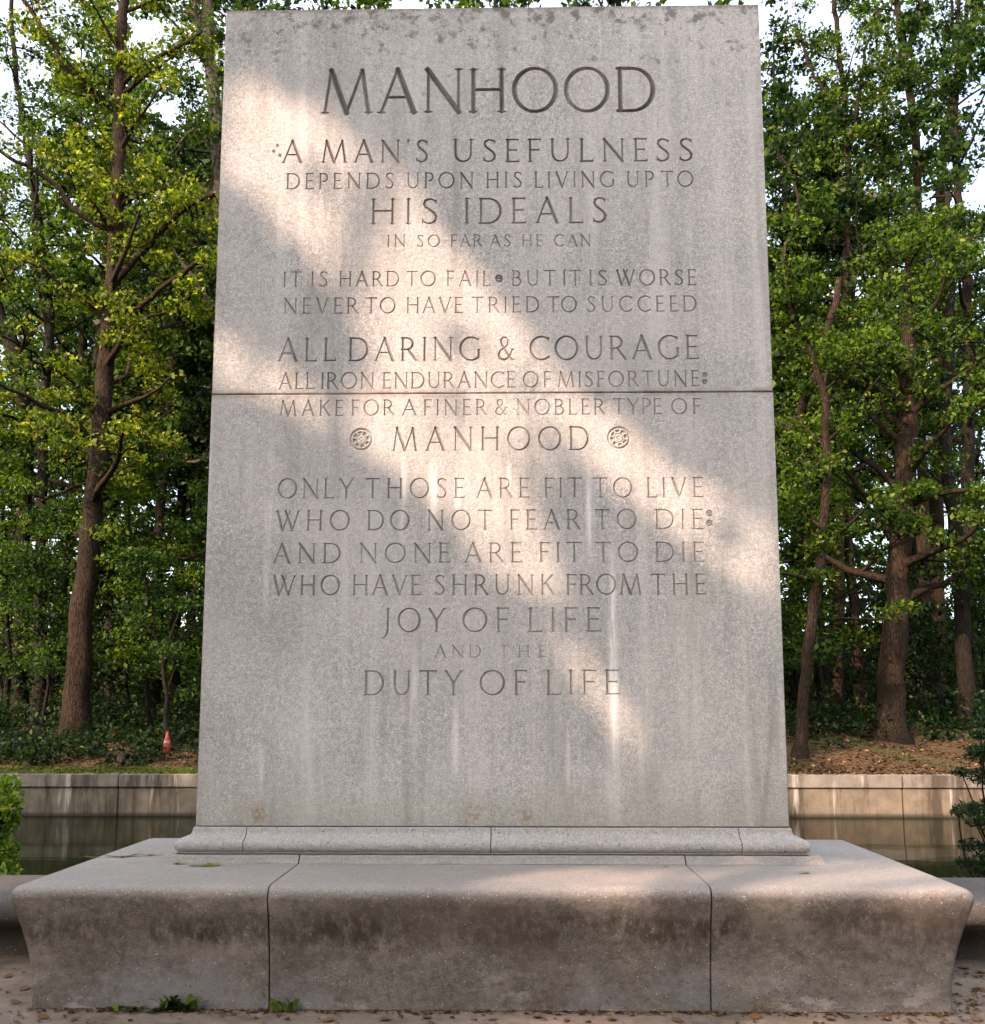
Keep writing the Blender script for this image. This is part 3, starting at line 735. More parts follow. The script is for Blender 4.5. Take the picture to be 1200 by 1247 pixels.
class Tubes:
    def __init__(s): s.V = []; s.F = []; s.n = 0
    def add(s, pts, rad, sides=8, rough=0.10, rng=RNG):
        pts = np.asarray(pts, dtype=np.float64); rad = np.asarray(rad, dtype=np.float64)
        n = len(pts)
        tan = np.gradient(pts, axis=0); tan /= np.linalg.norm(tan, axis=1, keepdims=True) + 1e-9
        ref = np.array([0.31, 0.95, 0.0]) if abs(tan[0][1]) < .9 else np.array([1.0, 0, 0])
        rings = []
        ph = rng.random() * 6
        for i in range(n):
            a = np.cross(tan[i], ref); a /= np.linalg.norm(a) + 1e-9; b = np.cross(tan[i], a)
            t = np.arange(sides) * 2 * PI / sides
            rr = rad[i] * (1 + rough * np.sin(3 * t + ph + i * .35) + rough * .6 * rng.normal(size=sides))
            rings.append(pts[i] + np.outer(np.cos(t) * rr, a) + np.outer(np.sin(t) * rr, b))
        V = np.concatenate(rings); k = np.arange(sides); k2 = (k + 1) % sides
        F = np.concatenate([np.stack([i * sides + k, i * sides + k2, (i + 1) * sides + k2, (i + 1) * sides + k], 1) for i in range(n - 1)])
        s.V.append(V); s.F.append(F + s.n); s.n += len(V)
    def build(s, name, mat): return mesh_np(name, np.concatenate(s.V), np.concatenate(s.F), mat, True)
def resample(pts, step=0.6, wob=0.05, rng=RNG):
    pts = np.asarray(pts, dtype=np.float64); seg_ = np.linalg.norm(np.diff(pts, axis=0), axis=1); s = np.concatenate([[0], np.cumsum(seg_)])
    n = max(3, int(s[-1] / step) + 1); q = np.linspace(0, s[-1], n)
    out = np.stack([np.interp(q, s, pts[:, k]) for k in range(3)], 1)
    for _ in range(2): out[1:-1] = out[1:-1] * .5 + (out[:-2] + out[2:]) * .25
    w_ = rng.normal(size=out.shape) * wob; w_[0] = 0; out += w_
    return out, q / s[-1]
def limb_from(p0, direction, length, r0, tubes, tips, depth=0, up=0.25, rng=RNG, gen=2, step=0.5):
    """grows one limb with side twigs; appends twig points to tips"""
    n = max(4, int(length / step)); d = np.array(direction, dtype=float); d /= np.linalg.norm(d)
    P = [np.array(p0, dtype=float)]
    for i in range(n):
        d = d + rng.normal(size=3) * 0.16; d[2] += up * 0.10; d /= np.linalg.norm(d)
        P.append(P[-1] + d * length / n)
    P = np.array(P); rad = r0 * np.linspace(1, 0.25, len(P))
    tubes.add(P, rad, 6 if depth == 0 else 4, 0.05, rng)
    if depth >= gen:
        tips.extend(P[len(P) // 2:]); return
    k = max(2, int(length / (1.1 if depth == 0 else 0.8)))
    for t in np.linspace(0.25, 1.0, k):
        i = min(len(P) - 2, int(t * (len(P) - 1)))
        side = rng.normal(size=3); side[2] = side[2] * .35 + .1
        dd = (P[i + 1] - P[i]); dd /= np.linalg.norm(dd)
        nd = dd * 0.55 + side / np.linalg.norm(side)
        limb_from(P[i], nd, length * rng.uniform(.32, .5), max(.008, rad[i] * .55), tubes, tips, depth + 1, up, rng, gen, step)
    tips.append(P[-1])

def tree_meshes(name, trunk, radii, limbs, lm, bmat, per_tip, leaf_size, n_rand, z_rng, seed, lmin=2.0, lmax=4.0, flat=0.45, clump=0.55, explicit_tips=()):
    """trunk: polyline; limbs: extra explicit polylines (pts, r0, r1); then n_rand random limbs grown between heights z_rng"""
    rng = np.random.default_rng(seed)
    tb = Tubes(); tips = list(explicit_tips)
    P, q = resample(trunk, 0.5, 0.025, rng)
    rr = np.interp(q, np.linspace(0, 1, len(radii)), radii)
    flare = 1 + 0.75 * np.exp(-(P[:, 2] - P[0, 2]) / 0.38)
    tb.add(P, rr * flare, 12, 0.06, rng)
    for (pts, r0, r1) in limbs:
        L, ql = resample(pts, 0.35, 0.03, rng); tb.add(L, r0 + (r1 - r0) * ql, 8, 0.05, rng)
        for i in range(2, len(L), 3):
            dd = L[min(i + 1, len(L) - 1)] - L[i - 1]; side = rng.normal(size=3); side[2] *= .5
            limb_from(L[i], dd / np.linalg.norm(dd) * .4 + side / np.linalg.norm(side), rng.uniform(.8, 1.8), max(.012, (r0 + (r1 - r0) * ql[i]) * .35), tb, tips, 1, .2, rng)
    for k in range(n_rand):
        z = z_rng[0] + (z_rng[1] - z_rng[0]) * (k + rng.random()) / n_rand
        i = int(np.argmin(np.abs(P[:, 2] - z))); az = k * 2.4 + rng.random()
        f = (z - z_rng[0]) / max(1e-6, z_rng[1] - z_rng[0])
        length = (lmax - (lmax - lmin) * f) * rng.uniform(.75, 1.15)
        limb_from(P[i], (math.cos(az), math.sin(az), 0.25 + 0.5 * f), length, max(.02, rr[i] * .45), tb, tips, 0, .25, rng)
    tips = np.array(tips)
    C = np.concatenate([blob(t, (clump, clump, clump * flat), per_tip, rng) for t in tips])
    out = np.zeros_like(C)
    V, F = leaves_arrays(C, leaf_size, 0.4, None, rng=rng)
    return tb.build('trunk', bmat), mesh_np('crown', V, F, lm)
def put_tree(name, label, base, tm, cm, group=None, cat='tree', rz=0, sc=1.0, local=False):
    t = tag(empty(name, base), label, cat, group)
    for nm, me in (('trunk', tm), ('crown', cm)):
        if me is None: continue
        o = obj(nm, me, t)
        if not local: o.location = -Vector(base)
    t.rotation_euler = (0, 0, rz); t.scale = (sc, sc, sc)
    return t
def pxl(pts, Y, dy=0):
    """measured outline points of a trunk or limb, set at its distance; dy bends it in depth"""
    n = len(pts)
    return [at_y(a, b, Y + dy * i / max(1, n - 1)) for i, (a, b) in enumerate(pts)]
def r_px(wpx, Y): return wpx * Y / 2400.0

def front_tree(name, label, pts, widths, Y, limbs, lm, bm_, n_rand, zr, seed, per_tip=9, ls=0.17, ext=None, **k):
    trunk = pxl(pts, Y)
    trunk[0][2] = float(bank_z(np.array(trunk[0][0]), np.array(Y))) - 0.1
    if ext:
        p = trunk[-1] + np.array(ext); trunk.append(p)
    L = []
    for (lp, w0, w1, dy) in limbs: L.append((pxl(lp, Y, dy), r_px(w0, Y), r_px(w1, Y)))
    k.setdefault('clump', .56)
    tm, cm = tree_meshes(name, trunk, [r_px(x, Y) for x in widths], L, lm, bm_, int(per_tip * 3.6), ls * .78, n_rand, zr, seed, **k)
    return put_tree(name, label, tuple(trunk[0]), tm, cm)

Y1 = 30.5
front_tree('maple_tree', 'big brown trunk leaning slightly to the slab, forking near the top, with yellow green leaves', [(90, 905), (100, 760), (111, 640), (122, 540), (128, 450), (138, 330), (143, 250), (146, 110), (151, 0)],
    (33, 28, 24, 21, 19, 16, 14, 11, 5), Y1,
    [([(146, 135), (128, 125), (105, 108), (75, 78), (58, 40), (30, 5), (5, -40)], 9, 5, -1.5), ([(147, 105), (160, 88), (180, 74), (210, 62), (246, 40)], 7, 3, -1),
     ([(130, 350), (170, 312), (190, 285), (215, 258), (262, 235)], 10, 6, -1.5), ([(125, 450), (165, 378), (190, 355), (222, 330), (262, 308)], 9, 5, -1),
     ([(139, 280), (95, 262), (60, 215), (25, 198), (-20, 175)], 8, 4, -1.5), ([(124, 520), (95, 470), (70, 450), (40, 440)], 5, 3, -2)],
    M['leaf_yellow'], M['bark_brown'], 26, (6, 29), 11, 11, 0.19, ext=(0.1, 0, 5), lmin=2.0, lmax=4.2)
front_tree('slender_tree', 'slim dark trunk standing close behind the left flank of the big brown trunk', [(47, 900), (49, 760), (50, 620), (52, 500), (62, 400), (52, 300), (28, 150), (14, 40)], (17, 15, 13, 11, 9, 8, 6, 4), 34.0,
    [([(58, 420), (45, 330), (40, 260), (48, 200)], 6, 3, -1)], M['leaf_green'], M['bark_dark'], 24, (7, 28), 12, 9, 0.18, ext=(-.2, 0, 4))
front_tree('leaning_tree', 'dark crooked trunk at the very edge of the view over the lime shrub', [(22, 900), (26, 700), (32, 560), (28, 480), (16, 425), (-2, 385), (-30, 300)], (20, 18, 17, 18, 18, 17, 12), 36.5,
    [], M['leaf_yellow'], M['bark_dark'], 16, (8, 22), 13, 9, 0.19, ext=(-2, 0, 5))
front_tree('pale_trunk_tree', 'pale grey brown trunk rising beside the upper left edge of the slab', [(290, 900), (284, 600), (276, 400), (270, 260), (263, 140), (254, 60), (250, -20)], (24, 21, 19, 18, 17, 15, 13), 34.0,
    [([(256, 80), (242, 60), (238, 20), (240, -40)], 7, 4, -.5), ([(268, 200), (240, 150), (205, 190), (175, 215)], 6, 3, 1.0)], M['leaf_green'], M['bark_grey'], 18, (9, 32), 14, 8, 0.18, ext=(-.3, 0, 6))
front_tree('forked_sapling', 'thin forked sapling beside the left foot of the slab, above the red marker', [(205, 905), (203, 860), (199, 815), (190, 770), (178, 715), (168, 650)], (6, 5.5, 5, 4, 3, 2), 29.5,
    [([(199, 815), (208, 780), (216, 750), (240, 715)], 4, 2, -.5), ([(203, 850), (214, 800), (225, 770)], 3, 2, .5)], M['leaf_deep'], M['bark_dark'], 10, (1.8, 6.5), 15, 9, 0.15, lmin=.8, lmax=1.8)
front_tree('slim_leaning_tree', 'slim trunk leaning away from the right foot of the slab, at the litter edge', [(974, 925), (979, 850), (986, 780), (996, 700), (1005, 620), (1009, 560), (1004, 480), (985, 420), (965, 380)], (15, 13, 13, 12, 11, 10, 9, 8, 6), 28.2,
    [([(978, 410), (955, 345), (952, 302), (974, 264), (972, 225), (948, 188)], 6, 3, -.5), ([(1004, 470), (1020, 430), (1048, 405), (1072, 373), (1088, 352)], 5, 2.5, -.8)], M['leaf_green'], M['bark_brown'], 14, (4, 16), 16, 11, 0.18, lmin=1.6, lmax=3.4)
front_tree('broad_trunk_tree', 'thickest trunk on the bank to the right of the slab with a flared foot', [(1085, 892), (1088, 800), (1092, 720), (1098, 640), (1104, 560), (1107, 490), (1106, 420), (1104, 350)], (33, 31, 28, 26, 25, 22, 15, 5), 31.5,
    [([(1106, 400), (1130, 340), (1160, 300), (1195, 285)], 9, 4, -1), ([(1104, 540), (1070, 480), (1045, 440), (1010, 420)], 8, 3, -1.5)], M['leaf_green'], M['bark_brown'], 22, (5, 17.5), 17, 11, 0.19, ext=(0.1, 0, 1.2), lmin=2, lmax=4.0)
front_tree('crook_tree', 'narrow dark trunk forking against the bright sky gap near the right edge', [(1178, 880), (1174, 790), (1170, 700), (1162, 630), (1153, 570), (1150, 520), (1156, 430), (1160, 330)], (20, 19, 18, 17, 15, 12, 10, 6), 33.5,
    [([(1155, 575), (1140, 556), (1124, 545), (1110, 520)], 6, 3, -.6), ([(1152, 540), (1168, 510), (1190, 470)], 6, 3, .6)], M['leaf_green'], M['bark_dark'], 10, (11, 18), 18, 10, 0.18, ext=(0, 0, 3), lmin=1.6, lmax=3.2)
front_tree('hidden_leaning_tree', 'brown stem slanting out from behind the right edge of the slab just below the joint', [(905, 900), (915, 760), (930, 640), (945, 570), (960, 528), (978, 495), (1000, 440)], (15, 15, 14, 13, 12, 11, 8), 32.5,
    [], M['leaf_green'], M['bark_brown'], 10, (6, 14), 19, 10, 0.18, ext=(.8, 0, 3), lmin=1.5, lmax=3)
front_tree('tall_forked_tree', 'tall bare stem splitting in two against the pale sky at the top right', [(1128, 880), (1124, 600), (1119, 300), (1117, 190), (1113, 130), (1100, 70), (1094, 20), (1090, -60)], (20, 17, 13, 12, 11, 10, 7, 4), 43.0,
    [([(1101, 72), (1112, 50), (1122, 20), (1124, -30)], 7, 4, 0), ([(1104, 84), (1085, 55), (1078, 40)], 5, 3, 0)], M['leaf_green'], M['bark_brown'], 20, (17, 41), 20, 8, 0.22, ext=(0, 0, 4), lmin=1.5, lmax=3)
front_tree('pale_forked_tree', 'pale stem with wide curving forks in the top right corner', [(1140, 880), (1142, 500), (1146, 220), (1152, 160), (1166, 100), (1180, 50), (1196, -10)], (22, 18, 14, 13, 11, 10, 7), 46.0,
    [([(1158, 130), (1168, 80), (1165, 30), (1172, -30)], 7, 4, 0), ([(1180, 50), (1176, 10), (1182, -40)], 6, 3, 0)], M['leaf_green'], M['bark_brown'], 18, (18, 45), 21, 8, 0.23, ext=(1, 0, 4), lmin=1.5, lmax=3)
front_tree('slim_pale_tree', 'slim pale stem among thin leaves just right of the upper slab corner', [(1020, 890), (1024, 600), (1030, 330), (1034, 200), (1028, 110), (1018, 30), (1012, -50)], (14, 12, 10, 9, 8, 6, 4), 41.0,
    [([(1034, 180), (1046, 120), (1054, 60), (1070, 10)], 6, 3, 0), ([(1030, 150), (990, 90), (970, 30)], 5, 3, 0)], M['leaf_green'], M['bark_brown'], 22, (14, 40), 22, 9, 0.21, ext=(0, 0, 3), lmin=1.5, lmax=4.0)

# repeats: generic trees from a few kinds, shared meshes
def generic(seed, Hh, r0, zr, lm, bmat, nr, lmin, lmax, per, ls, cl=.6):
    rng = np.random.default_rng(seed)
    tr = [(0, 0, -.2)]
    for k in range(1, 8): tr.append((tr[-1][0] + rng.normal() * .18, tr[-1][1] + rng.normal() * .18, Hh * k / 7))
    return tree_meshes('tree', tr, [r0, r0 * .85, r0 * .65, r0 * .4, .02], [], lm, bmat, per, ls, nr, zr, seed, lmin=lmin, lmax=lmax, clump=cl)
TALL = [generic(101, 27, .26, (7, 26), M['leaf_green'], M['bark_dark'], 30, 2.2, 4.8, 20, .23, .64), generic(102, 24, .22, (9, 23), M['leaf_far'], M['bark_brown'], 28, 2.2, 4.6, 20, .23, .64),
        generic(103, 30, .30, (10, 29), M['leaf_deep'], M['bark_dark'], 32, 2.2, 5.0, 20, .23, .64)]
SMALL = [generic(111, 8.5, .07, (1.2, 8.4), M['leaf_deep'], M['bark_dark'], 24, 1, 2.8, 22, .15, .62), generic(112, 11, .09, (1.8, 10.8), M['leaf_green'], M['bark_dark'], 26, 1.2, 3.2, 22, .16, .68),
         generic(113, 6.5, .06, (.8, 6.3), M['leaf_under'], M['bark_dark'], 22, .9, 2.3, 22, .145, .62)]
def scatter(kind, name, label, group, spots, base_sc=1.0):
    for k, (x, y) in enumerate(spots):
        tm, cm = kind[k % len(kind)]
        put_tree(name, label, (x, y, float(bank_z(np.array(x), np.array(y)))), tm, cm, group, 'tree', random.uniform(0, 6.28), base_sc * random.uniform(.88, 1.12), True)
rr_ = np.random.default_rng(5)
tall = []
for y, n, xw in ((40, 9, 21), (48, 11, 26), (57, 13, 31)):
    for k in range(n): tall.append((-xw + 2 * xw * (k + .5) / n + rr_.uniform(-.9, .9), y + rr_.uniform(-2.5, 2.5)))
tall = [p for p in tall if not (.30 < p[0] / p[1] < .52 and p[1] < 52 and rr_.random() < .25)]
tall += [(-20.5, 44), (-15.8, 47), (-12.6, 43), (13.8, 43.5), (16.6, 50)]
scatter(TALL, 'forest_tree', 'one of the tall leafy trees standing back in the wood behind the bank', 'tall trees back in the wood', tall, 1.16)
for (x, y) in ((-10.5, 9), (-15, 5)):  # unseen trees added to block the sun from the far wood
    tm, cm = TALL[int(abs(x)) % 3]
    put_tree('sun_block_tree', 'one of the unseen tall trees added beyond the left edge to shade the far wood', (x, y, 0), tm, cm, 'trees added left of the plaza for shade', 'tree', x, 1.0, True)
sm = []
for y, n, xw in ((31.5, 9, 17), (36, 12, 19), (42, 12, 22)):
    for k in range(n): sm.append((-xw + 2 * xw * (k + .5) / n + rr_.uniform(-.7, .7), y + rr_.uniform(-1.5, 1.5)))
sm = [p for p in sm if not (p[1] < 34 and 8.5 < p[0] < 15.5)]
scatter(SMALL, 'understory_tree', 'one of the low leafy understory trees filling the shade below the tall trunks', 'understory trees in the wood', sm)

# far wood, nobody could count it
C = []
for k in range(2200):
    y = rr_.uniform(50, 78); x = rr_.uniform(-1, 1) * y * .72
    top = 13 + 6 * math.sin(x * .3 + 1)
    if .40 < (x - .09) / y < .50: top = 6
    C.append(blob((x, y, (rr_.random() ** 1.25 * top if k < 1500 else rr_.random() * 6) + .5), (2.0, 2.0, 1.3), 60))
tag(obj('far_wood', leaf_mesh('far_wood', np.concatenate(C), 0.5, M['leaf_far'])), 'far off wood closing the view behind the trees', 'wood', kind='stuff')

# the wood goes on all round the plaza, behind the viewer too
C = []
for k in range(2600):
    az = rr_.uniform(-115, 115); d = rr_.uniform(26, 40)
    x = -math.sin(R(az)) * d; y = -math.cos(R(az)) * d
    top = 17 if abs(az - SUN_AZ) > 22 else d * .36
    C.append(blob((x, y, rr_.random() ** 1.1 * top + .4), (2.2, 2.2, 1.6), 34))
tag(obj('wood_behind', leaf_mesh('wood_behind', np.concatenate(C), 0.75, M['leaf_far'])), 'wood closing the other sides of the plaza behind the viewer', 'wood', kind='stuff')

# undergrowth and litter on the far bank
C = []; sz = []
for k in range(1500):
    x = rr_.uniform(-1, 1); y = rr_.uniform(26.6, 44); x *= y * .56
    if 6.5 < x < 16 and y < 30.5 and rr_.random() < .95: continue
    if x < 0 and y < 27.0 + .5 * math.sin(x * 2): continue
    h = rr_.uniform(.12, .5) + (.9 if y > 30.5 else .25) * rr_.random()
    z = float(bank_z(np.array(x), np.array(y)))
    C.append(blob((x, y, z + h * .55), (.55, .55, h * .75), 60)); sz.append(np.full(60, .11 + .06 * rr_.random()))
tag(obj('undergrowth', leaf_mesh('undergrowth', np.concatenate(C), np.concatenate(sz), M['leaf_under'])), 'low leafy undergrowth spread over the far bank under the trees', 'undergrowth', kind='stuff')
n = 30000
x = rr_.uniform(-20, 20, n); y = WALL_Y + .3 + 9 * rr_.random(n) ** 1.4
z = bank_z(x, y) + .02
tag(obj('leaf_litter', leaf_mesh('leaf_litter', np.stack([x, y, z], 1), 0.105, M['leaf_dry'], up=1.6)), 'dry brown leaf litter lying over the far bank', 'leaf litter', kind='stuff')
n = 5200
x = -20 + rr_.random(n) * 17; y = WALL_Y + .25 + 1.0 * rr_.random(n); z = bank_z(x, y) + .03
tag(obj('grass', leaf_mesh('grass', np.stack([x, y, z], 1), 0.11, M['leaf_lime'], up=.1, aspect=.25)), 'thin yellow green grass on the top of the far wall', 'grass', kind='stuff')

n = 5200
x = rr_.uniform(-4.2, 4.6, n); y = rr_.uniform(5.2, 6.9, n)
ok = ((x < PX0 - .02) | (x > PX1 + .02) | (y < YP - .03)) & ((rr_.random(n) < .18) | ((x > 2.2) & (rr_.random(n) < .6))) & ~((y > 6.80) & ((x < -2.6) | (x > 2.6)))
x = np.concatenate([x[ok], rr_.uniform(PX0, PX1, 520)]); y = np.concatenate([y[ok], YP - .01 - np.abs(rr_.normal(size=520)) * .035])
tag(obj('ground_litter', leaf_mesh('ground_litter', np.stack([x, y, np.full(len(x), 0.008)], 1), 0.036, M['leaf_dry'], up=3.0, aspect=.5)), 'crumbled dry leaf litter and twigs strewn on the paving round the plinth', 'litter', kind='stuff')

# near shrubs behind the curb
def shrub(name, label, base, clumps, per, ls, lm, stems, cat='shrub', up=.5, aspect=.55, flat=.7):
    rng = np.random.default_rng(abs(hash(name)) % 1000 if False else len(name) * 7)
    t = tag(empty(name, base), label, cat)
    tb = Tubes(); b = np.array(base, dtype=float); C = []
    for (c, r) in clumps:
        c = np.array(c, dtype=float)
        P, q = resample([b + rng.normal(size=3) * (.08, .08, 0), b * .5 + c * .5 + rng.normal(size=3) * .06, c], .12, .008, rng)
        tb.add(P, .016 * (1 - .7 * q), 5, .05, rng)
        C.append(blob(c, (r, r, r * flat), int(per * (r / .25) ** 2), rng))
    o = obj('stems', tb.build('stems', M['bark_dark']), t); o.location = -Vector(base)
    o = obj('foliage', leaf_mesh('foliage', np.concatenate(C), ls, lm, up=up, aspect=aspect, rng=rng), t); o.location = -Vector(base)
    return t
YB = 8.9
cl = []
for (px, py, r) in ((8, 952, .13), (17, 972, .12), (10, 998, .12), (-12, 975, .24), (8, 985, .14), (-5, 1010, .2), (2, 1035, .17), (-20, 1040, .3), (8, 1055, .12), (-35, 985, .35), (-45, 1040, .4), (-60, 1000, .4), (-10, 1070, .25), (-30, 1085, .3)):
    p = at_y(px, py, YB + random.uniform(-.25, .35)); cl.append((p, r))
b0 = at_y(-30, 1105, YB); b0[2] = 0.02
shrub('lime_shrub', 'small bright lime green shrub at the left edge beside the moat', tuple(b0), cl, 330, .06, M['leaf_lime'], 8)
cl = []
for (px, py, r) in ((1205, 880, .18), (1190, 915, .12), (1172, 940, .10), (1205, 945, .2), (1182, 985, .14), (1168, 990, .08), (1205, 1000, .2), (1185, 1030, .13), (1172, 1050, .10), (1205, 1055, .22), (1225, 920, .3), (1230, 985, .3), (1235, 1050, .35), (1215, 850, .14), (1180, 1075, .14), (1195, 895, .1)):
    p = at_y(px, py, YB + random.uniform(-.25, .35)); cl.append((p, r))
b0 = at_y(1225, 1105, YB); b0[2] = 0.02
shrub('yew_shrub', 'dark green yew with ragged sprays at the right edge beside the moat', tuple(b0), cl, 900, .05, M['leaf_yew'], 8, aspect=.3, flat=.45)

# ------------------------------------------------------------------ shade trees behind the viewer (they throw the dapple on the slab)
def to_face(P):
    """where the sun ray through P meets the plane of the carved face"""
    P = np.asarray(P, dtype=np.float64); t = (YT - P[..., 1]) / (-S[1])
    return np.stack([P[..., 0] - S[0] * t, P[..., 2] - S[2] * t], -1)
def zpx(a, b): return 230 + a * .722, b * .722
GAPS = []
def gap(pts, w0, k=1.0):
    q = [face_uv(*zpx(*p)) for p in pts]
    for a, b in zip(q[:-1], q[1:]): GAPS.append((a, b, w0, k))
gap([(850, 200), (900, 290), (950, 380)], .16, .5)
def gapw(pts, w0, k=1.0):
    q = [to_face(np.array(p)) for p in pts]
    for a, b in zip(q[:-1], q[1:]): GAPS.append((tuple(a), tuple(b), w0, k))
gapw([at_z(660, 1068, .70), at_z(840, 1076, .70)], .40)
gapw([at_z(900, 1068, .70), at_z(1170, 1070, .70)], .60)
gapw([at_y(780, 1025, 6.60), at_y(980, 1025, 6.60)], .10, .8)
gapw([at_z(120, 1050, .70), at_z(170, 1045, .70)], .14, .9)
gapw([at_z(290, 1078, .70), at_z(330, 1076, .70)], .10, .8)
gapw([at_z(560, 1248, 0), at_z(1200, 1246, 0)], .16, .9)
gapw([at_z(60, 1248, 0), at_z(240, 1247, 0)], .12, .6)
OPEN = np.array([face_uv(*zpx(*p)) for p in ((40, 120), (110, 105), (230, 170), (330, 235), (420, 330), (500, 430), (570, 520), (640, 610), (740, 690), (860, 780), (1020, 880), (1030, 1060), (900, 985),
    (800, 910), (720, 850), (655, 800), (605, 830), (640, 950), (700, 1080), (800, 1300), (730, 1300), (600, 1115), (520, 1005), (420, 890), (300, 785), (180, 720), (20, 655), (20, 525), (120, 560), (210, 620), (275, 620),
    (250, 540), (180, 450), (110, 370), (25, 310))])
SPOTS = [(RNG.uniform(-2, 2.1), RNG.uniform(1.2, 6.2), RNG.uniform(.07, .18), RNG.uniform(.2, .6)) for _ in range(40)]
def poly_sd(Q, P):
    ins = np.zeros(len(Q), bool); dm = np.full(len(Q), 1e9)
    for a, b in zip(P, np.roll(P, -1, 0)):
        ab = b - a; t = np.clip(((Q - a) @ ab) / (ab @ ab), 0, 1); dm = np.minimum(dm, np.linalg.norm(Q - a - t[:, None] * ab, axis=1))
        c = (a[1] > Q[:, 1]) != (b[1] > Q[:, 1])
        ins ^= c & (Q[:, 0] < (b[0] - a[0]) * (Q[:, 1] - a[1]) / (b[1] - a[1] + 1e-12) + a[0])
    return np.where(ins, dm, -dm)
def lit(Q):
    out = np.clip((poly_sd(Q, OPEN) + .10) / .22, 0, 1)
    for (x, z, r, k) in SPOTS:                                  # stray sprays hanging in the opening
        out *= 1 - k * np.clip(1.4 - np.hypot(Q[:, 0] - x, Q[:, 1] - z) / r, 0, 1)
    for (a, b, w0, k) in GAPS:
        a = np.array(a); b = np.array(b); ab = b - a
        t = np.clip(((Q - a) @ ab) / (ab @ ab + 1e-9), 0, 1); d = np.linalg.norm(Q - a - t[:, None] * ab, axis=1)
        out = np.maximum(out, k * np.clip((w0 * 1.3 - d) / (w0 * .7), 0, 1))
    return out
def shade_tree(label, base, Hh, qx, n, seed):
    rng = np.random.default_rng(seed)
    tb = Tubes(); b = np.array(base, dtype=float)
    P, q = resample([b, b + (.1, .1, Hh * .4), b + (-.1, 0, Hh * .75), b + (.1, -.2, Hh)], .6, .03, rng)
    tb.add(P, .30 * (1 - .8 * q), 10, .06, rng)
    def cloud(m):
        Q = np.stack([rng.uniform(qx[0], qx[1], m), np.full(m, YT), rng.uniform(-1.9, 7.3, m)], 1)
        return Q + S * rng.uniform(16.5, 22.5, (m, 1))
    cl = cloud(120)
    for c in cl[::2]:
        i = int(np.argmin(np.abs(P[:, 2] - (c[2] - 1.5))))
        m = (P[i] + c) / 2 + rng.normal(size=3) * .25
        keep = lit(to_face(np.array([m, c, (m + c) / 2])))
        if keep.max() > .3: continue
        L, ql = resample([P[i], m, c], .5, .04, rng); tb.add(L, .06 * (1 - .85 * ql) + .006, 5, .05, rng)
    near = cl[rng.integers(0, len(cl), n // 4)] + rng.normal(size=(n // 4, 3)) * .8
    C = np.concatenate([cloud(n), near])
    L = lit(to_face(C)); C = C[rng.random(len(C)) > L * 1.02]
    t = tag(empty('shade_tree', base), label, 'tree')
    o = obj('trunk', tb.build('trunk', M['bark_brown']), t); o.location = -Vector(base)
    o = obj('crown', leaf_mesh('crown', C, .16, M['leaf_green'], up=.5, aspect=.8, rng=rng), t); o.location = -Vector(base)
shade_tree('broad leafy tree standing behind the viewer nearest the slab', (-8.6, -5.2, 0), 17, (.4, 5.2), 34000, 31)
shade_tree('broad leafy tree standing behind the viewer farther from the slab', (-12.6, -6.0, 0), 17.5, (-3.8, .8), 34000, 32)

# ------------------------------------------------------------------ small things
def leaf_plate(bm, c, L, wd, rz, tilt, lobes=5, curl=.15):
    """lobed leaf outline with a raised rib, as a thin curled sheet"""
    n = 4 * lobes; pts = []
    for k in range(n):
        t = 2 * PI * k / n
        r = 0.62 + 0.38 * (1 if k % 4 == 0 else (.35 if k % 4 == 2 else .55))
        pts.append((math.cos(t) * r * L / 2, math.sin(t) * r * wd / 2))
    Mx = Matrix.Translation(c) @ Matrix.Rotation(rz, 4, 'Z') @ Matrix.Rotation(tilt, 4, 'Y')
    cv = bm.verts.new(Mx @ Vector((0, 0, 0.004)))
    vs = [bm.verts.new(Mx @ Vector((x, y, 0.004 + curl * (x * x + y * y) / max(L, wd) + random.uniform(0, .004)))) for x, y in pts]
    for k in range(n): bm.faces.new((cv, vs[k], vs[(k + 1) % n]))
    st = [bm.verts.new(Mx @ Vector(p)) for p in ((-L * .45, .002, .005), (-L * .45, -.002, .005), (-L * .85, -.0015, .009), (-L * .85, .0015, .009))]
    bm.faces.new(st)
def leaves_thing(name, label, cat, c, specs, mat, group=None):
    bm = bmesh.new()
    for (dx, dy, L, wd, rz, tilt) in specs: leaf_plate(bm, Vector((dx, dy, 0.002)), L, wd, rz, tilt)
    o = obj(name, bm_mesh(name, bm, mat, True)); o.location = c
    return tag(o, label, cat, group)
ZP = 0.7005
p = at_z(250, 1055, ZP); leaves_thing('leaf_sprig', 'fresh green leaf sprig lying on the plinth top in front of the moulding', 'leaves', (p[0], p[1], ZP), [(0, 0, .11, .09, .3, .1), (.06, .02, .08, .07, 1.4, -.1), (-.07, -.01, .07, .06, 2.6, .15), (.02, .05, .08, .06, .9, .1)], M['leaf_fresh'])
p = at_z(221, 1053, ZP); leaves_thing('leaf_sprig', 'small pale green sprig lying just left of the greener one on the plinth', 'leaves', (p[0], p[1], ZP), [(0, 0, .07, .05, .5, .1), (-.04, .02, .06, .04, 1.9, .1)], M['leaf_fresh'])
p = at_z(155, 1044, ZP); leaves_thing('dry_leaves', 'strip of withered olive leaves on the far left corner of the plinth top', 'leaves', (p[0], p[1], ZP), [(-.22, -.05, .12, .04, .3, .1), (-.10, -.01, .13, .04, .1, .1), (.02, .02, .12, .05, .5, -.1), (.12, .05, .12, .04, .2, .1), (.2, .08, .10, .03, .4, .1), (-.02, -.03, .10, .03, 2.0, .1)], M['leaf_dry'])
